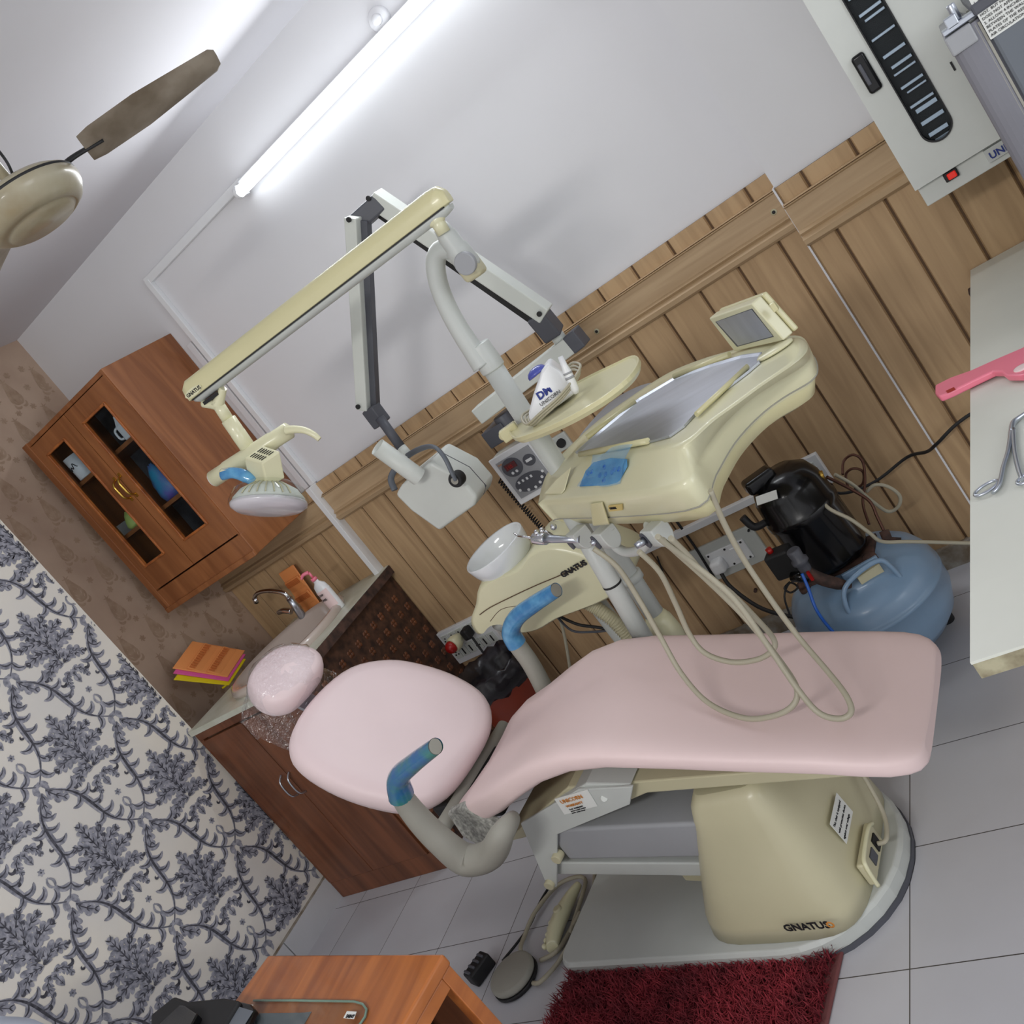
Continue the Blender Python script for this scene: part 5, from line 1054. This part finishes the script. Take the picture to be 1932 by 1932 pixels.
for pts, r_, m_ in ((((1545, 910, 2.5), (1545, 935, 2.46), (1565, 960, 2.42), (1605, 980, 2.40), (1640, 1005, 2.40), (1665, 1022, 2.42), (1720, 1022, 2.45), (1840, 1025, 2.5)), .0055, 'hose'),
                    (((1575, 895, 2.6), (1610, 915, 2.62), (1645, 945, 2.64), (1675, 965, 2.66), (1695, 955, 2.66), (1697, 935, 2.66), (1675, 918, 2.66), (1650, 915, 2.66), (1635, 928, 2.66)), .0055, 'hose'),
                    (((1560, 900, 2.55), (1600, 920, 2.58), (1640, 945, 2.58), (1655, 975, 2.56), (1668, 1002, 2.54)), .005, 'copper'),
                    (((1590, 895, 2.62), (1592, 870, 2.66), (1610, 858, 2.66), (1628, 872, 2.66), (1632, 910, 2.64), (1628, 950, 2.62), (1640, 990, 2.58)), .004, 'copper'),
                    (((1600, 920, 2.64), (1596, 895, 2.66), (1610, 884, 2.66), (1628, 890, 2.66), (1628, 912, 2.66), (1612, 922, 2.66)), .004, 'copper'),
                    (((1490, 1098, 2.36), (1480, 1110, 2.34), (1492, 1118, 2.34), (1505, 1108, 2.34), (1490, 1100, 2.36), (1480, 1125, 2.33), (1490, 1160, 2.32)), .003, 'mblack')):
    MB().tube([ay(*p) for p in pts], r_, 8).build('pipe', m_, cp)
MB().cyl(ay(1668, 1002, 2.52), ay(1676, 1022, 2.5), .014).cyl(ay(1670, 1018, 2.5), ay(1700, 1020, 2.5), .009).build('valve', 'rust', cp)
MB().cyl(ay(1547, 890, 2.5), ay(1553, 905, 2.5), .007).build('brass_fitting', 'brass', cp)
for pts, Yv, r_, lab_ in ((((1240, 1050), (1262, 1110), (1282, 1160)), 2.797, .003, 'thin black cable hanging down the panelling behind the grey posts'), (((1270, 975), (1310, 1030), (1355, 1100), (1400, 1150), (1445, 1180)), 2.79, .005, 'black cable sloping down the panelling behind the delivery unit')):
    single(MB().tube([ay(x, y, Yv) for x, y in pts], r_, 8), 'cable', 'mblack', lab_, 'cable')
# panel bolts
for (x, y, Yv, s_) in ((1460, 400, 2.80, 'bolt in the tan wall moulding near the white pier corner'), (1126, 625, 2.80, 'bolt in the tan wall moulding beside the x-ray arm')):
    c = ay(x, y, Yv-.01); o = thing('bolt', c, s_, 'bolt'); MB().lathe(c, [(.009, -.01), (.009, .002), (.001, .003)], 20, axis=(0, -1, 0)).build('washer', 'cover', o); MB().lathe(c, [(.005, .002), (.005, .004), (.001, .004)], 16, axis=(0, -1, 0)).build('head', 'mblack', o)
single(MB().lathe(ay(1425, 1115, 2.79), [(.006, -.01), (.006, .003), (.001, .004)], 16, axis=(0, -1, 0)), 'bolt', 'rust', 'rusty bolt low on the panelling left of the blue tank', 'bolt')
# ================================================================== UV CABINET ON THE RIGHT WALL
Yu = 2.36; uv = thing('sterilising_cabinet', (.1, 2.5, 1.1), 'off white wall cabinet with a long rounded window showing instruments and a lit red switch', 'cabinet')
ux0 = (ay(1515, 0, Yu).x+ay(1726, 361, Yu).x)/2; uz0 = ay(1726, 361, Yu).z
MB().bb((ux0+.01, Yu+.03, uz0-.045), (.32, YR-.018, 1.9)).build('body', 'gwhite', uv, bevel=.003)
MB().bb((ux0+.004, Yu+.022, uz0-.05), (.32, Yu+.10, uz0-.004)).build('control_strip', 'gwhite', uv, bevel=.002)
# door with a stadium window
wA, wB = ay(1660, 120, Yu), ay(1765, 235, Yu)
wx = ay(1768, 232, Yu); wl = ay(1703, 205, Yu).x; wr = ay(1790, 195, Yu).x
wl = (ay(1700, 195, Yu).x+ay(1590, 0, Yu).x)/2; wr = (ay(1795, 225, Yu).x+ay(1672, 0, Yu).x)/2
wcx, wr_ = (wl+wr)/2, (wr-wl)/2; wz0 = ay(1765, 272, Yu).z+wr_; wz1 = 1.82
def stad(cx, z0_, z1_, r_, y, n=14): return [V((cx+r_*math.cos(t), y, z1_+r_*math.sin(t))) for t in [math.pi*i/n for i in range(n+1)]]+[V((cx+r_*math.cos(t), y, z0_+r_*math.sin(t))) for t in [math.pi+math.pi*i/n for i in range(n+1)]]
inn = stad(wcx, wz0, wz1, wr_, Yu); N_ = len(inn)
def rectring(y):
    out_ = []
    for p in inn:
        dx_, dz_ = p.x-wcx, p.z-(wz0+wz1)/2; hx_l, hx_r = wcx-ux0, .33-wcx; hzt, hzb = 1.93-(wz0+wz1)/2, (wz0+wz1)/2-uz0
        s_ = min((hx_r/dx_ if dx_ > 1e-6 else 1e9), (hx_l/-dx_ if dx_ < -1e-6 else 1e9), (hzt/dz_ if dz_ > 1e-6 else 1e9), (hzb/-dz_ if dz_ < -1e-6 else 1e9))
        out_.append(V((wcx+dx_*s_, y, (wz0+wz1)/2+dz_*s_)))
    return out_
b = MB(); ro = rectring(Yu)
for k_, (px_c, pz_c) in enumerate(((ux0, uz0), (.33, uz0), (.33, 1.93), (ux0, 1.93))):
    i_ = min(range(N_), key=lambda i: (ro[i]-V((px_c, Yu, pz_c))).length); ro[i_] = V((px_c, Yu, pz_c))
b.loft([[p+V((0, .02, 0)) for p in ro], ro, inn, [p+V((0, .02, 0)) for p in inn]], 0, False, cap=False)
dr = b.build('door', 'gwhite', uv)
MB().loft([inn, [p+V((0, -.004, 0)) for p in inn], [V((wcx+(p.x-wcx)*.92, Yu-.004, p.z+(-.004 if p.z > wz1 else .004 if p.z < wz0 else 0))) for p in inn], [V((wcx+(p.x-wcx)*.92, Yu+.01, p.z)) for p in inn]], 0, False, cap=False).build('window_seal', 'mblack', dr)
MB().prism([p+V((0, .008, 0)) for p in inn], (0, .003, 0)).build('window_pane', 'glass', dr)
MB().prism([p+V((0, .028, 0)) for p in [V((wcx+(p.x-wcx)*1.3, p.y, p.z)) for p in inn]], (0, .001, 0)).build('window_back', 'mblack', dr)
z = wz0-.03; k_ = 0
while z < wz1:
    iz = thing('sterilised_instrument', (wcx, Yu+.018, z), 'slim metal instrument resting level behind the cabinet window', 'dental instrument', 'instruments behind the long cabinet window')
    wq = wr_*.8*(1 if z > wz0 else .8)
    MB().bb((wcx-wq*random.uniform(.6, 1), Yu+.016, z-random.uniform(.002, .005)), (wcx+wq, Yu+.022, z+random.uniform(.002, .006))).build('shaft', 'steel', iz, bevel=.001)
    z += random.choice((.016, .03, .042)) ; k_ += 1
ha = [ay(x, y, Yu) for x, y in ((1605, 110), (1628, 95), (1666, 162), (1643, 182))]
hx0, hx1 = (ha[0].x+ha[3].x)/2, (ha[1].x+ha[2].x)/2; hz1, hz0 = (ha[0].z+ha[1].z)/2, (ha[2].z+ha[3].z)/2
MB().bb((hx0, Yu-.012, hz0), (hx1, Yu+.002, hz1)).build('handle', 'black', dr, bevel=.008, seg=3)
MB().bb((hx0+.006, Yu-.018, hz0+.02), (hx0+.014, Yu-.010, hz1-.02)).build('grip', 'dgrey', dr, bevel=.002)
MB().bb((ay(1796, 122, Yu).x-.002, Yu-.003, ay(1803, 132, Yu).z), (ay(1796, 122, Yu).x+.002, Yu, ay(1796, 115, Yu).z)).build('lock_slot', 'mblack', dr)
rs = ay(1795, 333, Yu)
MB().bb((rs.x-.015, Yu+.012, rs.z-.010), (rs.x+.015, Yu+.024, rs.z+.010)).build('rocker_housing', 'mblack', uv, bevel=.002)
MB().bb((rs.x-.008, Yu+.006, rs.z-.007), (rs.x+.011, Yu+.014, rs.z+.007)).build('rocker', 'redlit', uv, bevel=.002)
lp_ = ay(1862, 300, Yu)
MB().bb((lp_.x+.0, Yu+.012, lp_.z-.014), (lp_.x+.12, Yu+.023, lp_.z+.016)).build('name_plate', 'lgrey', uv, bevel=.001)
text('logo', 'UNICORN', (lp_.x+.006, Yu+.0105, lp_.z-.008), (1, 0, 0), (0, 0, 1), .021, 'inkb', uv, bold=.0005)
# ================================================================== WHITE TABLE AT THE RIGHT
wtb = thing('white_table', (.2, 1.8, 0), 'white laminate table with a rough stone edge against the right wall', 'table')
tz = .88; c0_ = az(1830, 1250, tz); c1_ = az(1830, 505, tz); c1_.y = YR-.02
MB().prism([c0_-V((0, 0, .004)), V((1.0, c0_.y+.02, tz-.004)), V((1.0, c1_.y, tz-.004)), c1_-V((0, 0, .004))], (0, 0, .004)).build('laminate', 'tab', wtb)
MB().prism([c0_+V((.001, .001, -.028)), V((.99, c0_.y+.021, tz-.028)), V((.99, c1_.y, tz-.028)), c1_+V((.001, 0, -.028))], (0, 0, .0238)).build('stone_slab', 'marb', wtb)
MB().bb((c0_.x+.045, c0_.y+.03, .0), (c0_.x+.085, c0_.y+.07, tz-.028)).build('leg', 'rust', wtb, bevel=.003)
MB().bb((c0_.x+.06, YR-.1, .0), (c0_.x+.10, YR-.06, tz-.028)).build('leg', 'rust', wtb, bevel=.003)
MB().bb((.9, c0_.y+.05, .0), (.94, c0_.y+.09, tz-.028)).build('leg', 'rust', wtb, bevel=.003)
MB().bb((c0_.x+.045, c0_.y+.03, tz-.06), (.94, c0_.y+.07, tz-.028)).build('rail', 'rust', wtb)
pk = thing('pink_handled_tool', az(1860, 710, tz), 'glossy pink plastic handle with a hanging hole, overhanging the left edge of the white table', 'tool')
pf = [az(x, y, tz+.004) for x, y in ((1770, 737), (1800, 722), (1840, 708), (1880, 690), (1932, 668), (1990, 640), (1995, 705), (1932, 720), (1905, 720), (1895, 712), (1878, 712), (1840, 730), (1800, 750), (1778, 759), (1770, 752))]
MB().prism(pf, (0, 0, .014)).build('handle', 'hotpink', pk, bevel=.004, seg=3)
MB().lathe(az(1928, 695, tz+.017), [(.014, 0), (.014, .0025), (.011, .003), (.001, .003)], 24).build('thumb_dimple', 'pink', pk)
MB().prism([az(x, y, tz+.0185) for x, y in ((1785, 738), (1800, 731), (1803, 735), (1788, 742))], (0, 0, .001)).build('hanging_hole', 'red', pk)
fc_ = thing('dental_forceps', az(1890, 860, tz), 'stainless steel extraction forceps with ring handles lying on the white table', 'forceps')
def tp_(pts, r_): return MB().tube([az(x, y, tz+.006) for x, y in pts], r_, 10, flat=.7)
tp_(((1873, 930), (1885, 915), (1893, 880), (1902, 850), (1908, 812)), [.004, .005, .0048, .0048, .006]).build('arm', 'steel', fc_)
tp_(((1928, 905), (1920, 880), (1914, 850), (1911, 812)), [.004, .0048, .0048, .006]).build('arm', 'steel', fc_)
tp_(((1909, 815), (1912, 798), (1932, 782), (1960, 762)), [.006, .007, .005, .003]).build('jaw', 'steel', fc_)
b = MB(); cr_ = az(1861, 921, tz+.006); ee = (az(1878, 910, tz)-az(1846, 932, tz)).normalized(); ff_ = V((-ee.y, ee.x, 0))
b.tube([cr_+ee*.020*math.cos(t)+ff_*.012*math.sin(t) for t in [2*math.pi*i/24 for i in range(25)]], .0026, 8, smooth=False)
b.build('ring', 'steel', fc_)
b = MB(); cr_ = az(1940, 900, tz+.006); b.tube([cr_+ee*.018*math.cos(t)+ff_*.012*math.sin(t) for t in [2*math.pi*i/24 for i in range(25)]], .0026, 8, smooth=False); b.build('ring', 'steel', fc_)
# fridge on the table
fr = thing('mini_fridge', (.2, 2.0, tz), 'small dark grey refrigerator with a printed caution label, standing on the white table', 'refrigerator')
Yg = 1.92; e0 = ay(1780, 60, Yg); e1 = ay(1932, 350, Yg); fx0 = (e0.x+e1.x)/2; fz1 = ay(1775, 50, Yg).z
MB().bb((fx0+.058, Yg, tz+.01), (.50, Yg+.40, fz1-.015)).build('body', 'fridge', fr, bevel=.006)
MB().bb((fx0+.052, Yg-.004, fz1-.02), (.50, Yg+.41, fz1)).build('top', 'dgrey', fr, bevel=.004)
MB().prism([V((fx0+.030*(1-math.cos(t)), Yg+.012-.012*math.sin(t), tz+.02)) for t in [math.pi*i/10 for i in range(11)]]+[V((fx0+.06*.7, Yg+.40, tz+.02)), V((fx0, Yg+.40, tz+.02))], (0, 0, fz1-.045-tz), sm=False).build('door', 'doorg', fr, bevel=.001)
MB().bb((fx0-.002, Yg-.006, fz1-.055), (fx0+.042, Yg+.40, fz1-.022)).build('door_cap', 'grey', fr, bevel=.003)
MB().bb((fx0+.043, Yg+.002, tz+.02), (fx0+.047, Yg+.39, fz1-.03)).bb((fx0+.051, Yg+.002, tz+.02), (fx0+.055, Yg+.39, fz1-.03)).build('gasket', 'agrey', fr)
MB().bb((fx0+.0, Yg+.01, fz1-.02), (fx0+.07, Yg+.05, fz1-.010)).box((fx0+.02, Yg+.02, fz1-.005), (.02, .02, .02)).cyl((fx0+.03, Yg+.03, fz1-.01), (fx0+.03, Yg+.03, fz1+.02), .007).build('hinge', 'steel', fr, bevel=.002)
lx = ay(1830, 12, Yg).x; lz = ay(1862, 80, Yg).z
lb_ = MB().bb((lx+.003, Yg-.0015, lz), (lx+.20, Yg+.0, lz+.085)).build('caution_label', 'paper', fr)
text('print', 'CAUTION', (lx+.045, Yg-.002, lz+.073), (1, 0, 0), (0, 0, 1), .010, 'ink', lb_, bold=.0003)
for i, s_ in enumerate(('1. AS THIS REFRIGERATOR CONDENSER', 'PIPE IS INSTALLED BENEATH SIDE PLATE', '/ REAR PLATE, IT\'S SURFACES BECOME', 'HOT. BUT NOT ABNORMAL. THIS CONDITION', 'DOES NOT AFFECT COLD STORAGE FOOD.', '2. ALLOW 4 INCHES OR MORE CLEARANCE', 'BETWEEN THE WALL, SIDES AND REAR', 'PLATES OF THE REFRIGERATOR FOR', 'AIR CIRCULATION.')):
    text('print', s_, (lx+.006, Yg-.002, lz+.0635-.0075*i), (1, 0, 0), (0, 0, 1), .0066, 'ink', lb_)
# ================================================================== DESK
dk_ = thing('desk', (-1.6, .6, 0), 'orange brown varnished wooden desk with a dark open kneehole, at the bottom of the view', 'desk')
DA = az(837, 1798, .75); DB = az(506, 1801, .75); du_ = (DB-DA).normalized(); dv_ = (az(740, 1932, .75)-DA); dv_ = (dv_-du_*dv_.dot(du_)).normalized()
DP = lambda a, c_, z: V((DA.x, DA.y, 0))+du_*a+dv_*c_+V((0, 0, z))
DL = (DB-DA).length
MB().prism([DP(0, 0, .725), DP(DL, 0, .725), DP(DL-.0, .75, .725), DP(0, .75, .725)], (0, 0, .025)).build('top', 'desk', dk_, bevel=.006, seg=3)
MB().prism([DP(.004, .004, .05), DP(.034, .004, .05), DP(.034, .03, .05), DP(.004, .03, .05)], (0, 0, .675)).build('corner_post', 'desk', dk_, bevel=.002)
MB().prism([DP(.004, .03, .70), DP(.022, .03, .70), DP(.022, .74, .70), DP(.004, .74, .70)], (0, 0, .025)).build('end_rail', 'desk', dk_, bevel=.002)
MB().prism([DP(.03, .008, .05), DP(DL-.01, .008, .05), DP(DL-.01, .024, .05), DP(.03, .024, .05)], (0, 0, .675)).build('back_panel', 'brownd', dk_)
MB().prism([DP(DL-.03, .02, .0), DP(DL-.01, .02, .0), DP(DL-.01, .73, .0), DP(DL-.03, .73, .0)], (0, 0, .725)).build('side_panel', 'brownd', dk_)
MB().prism([DP(.16, .03, .1), DP(.18, .03, .1), DP(.18, .73, .1), DP(.16, .73, .1)], (0, 0, .62)).build('inner_panel', 'dark', dk_)
MB().prism([DP(.004, .004, .0), DP(.05, .004, .0), DP(.05, .06, .0), DP(.004, .06, .0)], (0, 0, .05)).build('foot', 'desk', dk_)
dg = thing('glass_sheet', az(600, 1910, .75), 'clear glass sheet with rounded corners lying on the wooden desk', 'glass sheet')
gp = [az(x, y, .7515) for x, y in ((480, 1889), (560, 1889), (670, 1891), (686, 1896), (693, 1906), (690, 1920), (660, 1965), (600, 2040), (380, 2040))]
MB().prism(gp, (0, 0, .004)).build('sheet', 'acr', dg)
MB().tube([p+V((0, 0, .002)) for p in gp], .0022, 8, smooth=False).build('polished_edge', 'green_edge', dg)
b = MB(); lbp = [az(x, y, .757) for x, y in ((655, 1908), (673, 1909), (668, 1923), (648, 1921))]
st_ = MB().prism(lbp, (0, 0, .0006)).build('sticker', 'paper', dg)
text('print', 'SAINT GOBAIN'[:5], az(651, 1920, .7585), lbp[1]-lbp[0], lbp[0]-lbp[3], .009, 'ink', st_)
MB().prism([az(x, y, .7505) for x, y in ((490, 1912), (575, 1911), (588, 1909), (570, 1940), (540, 2000), (420, 2000))], (0, 0, .0006)).build('photo_under_glass', 'fridge', dg)
ph = thing('mobile_phone', az(455, 1910, .757), 'black mobile phone with a pale keypad edge lying on the desk glass', 'phone')
pp = [az(x, y, .758) for x, y in ((432, 1891), (482, 1903), (489, 1912), (470, 1960), (390, 1975))]
MB().prism([p for p in pp], (0, 0, .014)).build('body', 'black', ph, bevel=.003)
MB().prism([az(x, y, .773) for x, y in ((452, 1900), (478, 1908), (455, 1945), (425, 1940))], (0, 0, .0008)).build('screen', 'fridge', ph)
ks = MB().prism([az(x, y, .7725) for x, y in ((432, 1892), (450, 1898), (418, 1940), (395, 1940))], (0, 0, .0008)).build('keypad', 'gwhite', ph)
b = MB()
for r_ in range(6):
    for i in range(3):
        c = az(436+4.5*i-5.2*r_, 1896.5+1.4*i+6.4*r_, .7735); b.box(c, (.0045, .0022, .0008), .5)
b.build('key', 'mblack', ks)
bg = thing('black_bag', az(360, 1920, .752), 'black leather bag or folder lying behind the phone on the desk', 'bag')
MB().prism([az(x, y, .752) for x, y in ((346, 1895), (372, 1905), (440, 1899), (470, 1905), (420, 1990), (300, 1990), (300, 1932))], (0, 0, .03)).build('bag', 'mblack', bg, bevel=.008, seg=3)
MB().prism([az(x, y, .80) for x, y in ((300, 1932), (338, 1896), (346, 1896), (372, 1912), (330, 1990), (240, 1990))], (0, 0, -.018)).build('flap', 'black', bg, bevel=.003)
o = single(MB().prism([az(x, y, .7570) for x, y in ((456, 1895), (478, 1896), (474, 1905), (460, 1903))], (0, 0, .001)), 'paper_slip', 'paper', 'small pale paper slip peeking out beside the phone', 'paper')
b = MB(); rows = []
ex_ = az(-10, 1905, .9)
for i in range(12):
    rows.append([az(-60+i*18, 1903+i*3.2+(i/11)**3*10+5*math.sin(i*.8), .9)+V((0, -.03*j_, -.012*j_*j_*.2+.004*math.sin(i+j_))) for j_ in range(8)])
clo = thing('pale_cloth', az(40, 1925, .88), 'pale blue-white cloth garment at the bottom left corner', 'cloth')
MB().loft(rows, 0, True, cap=False, closed=False).build('fabric', 'cloth', clo)
o = clo.children[0]; sm_ = o.modifiers.new('thick', 'SOLIDIFY'); sm_.thickness = .006
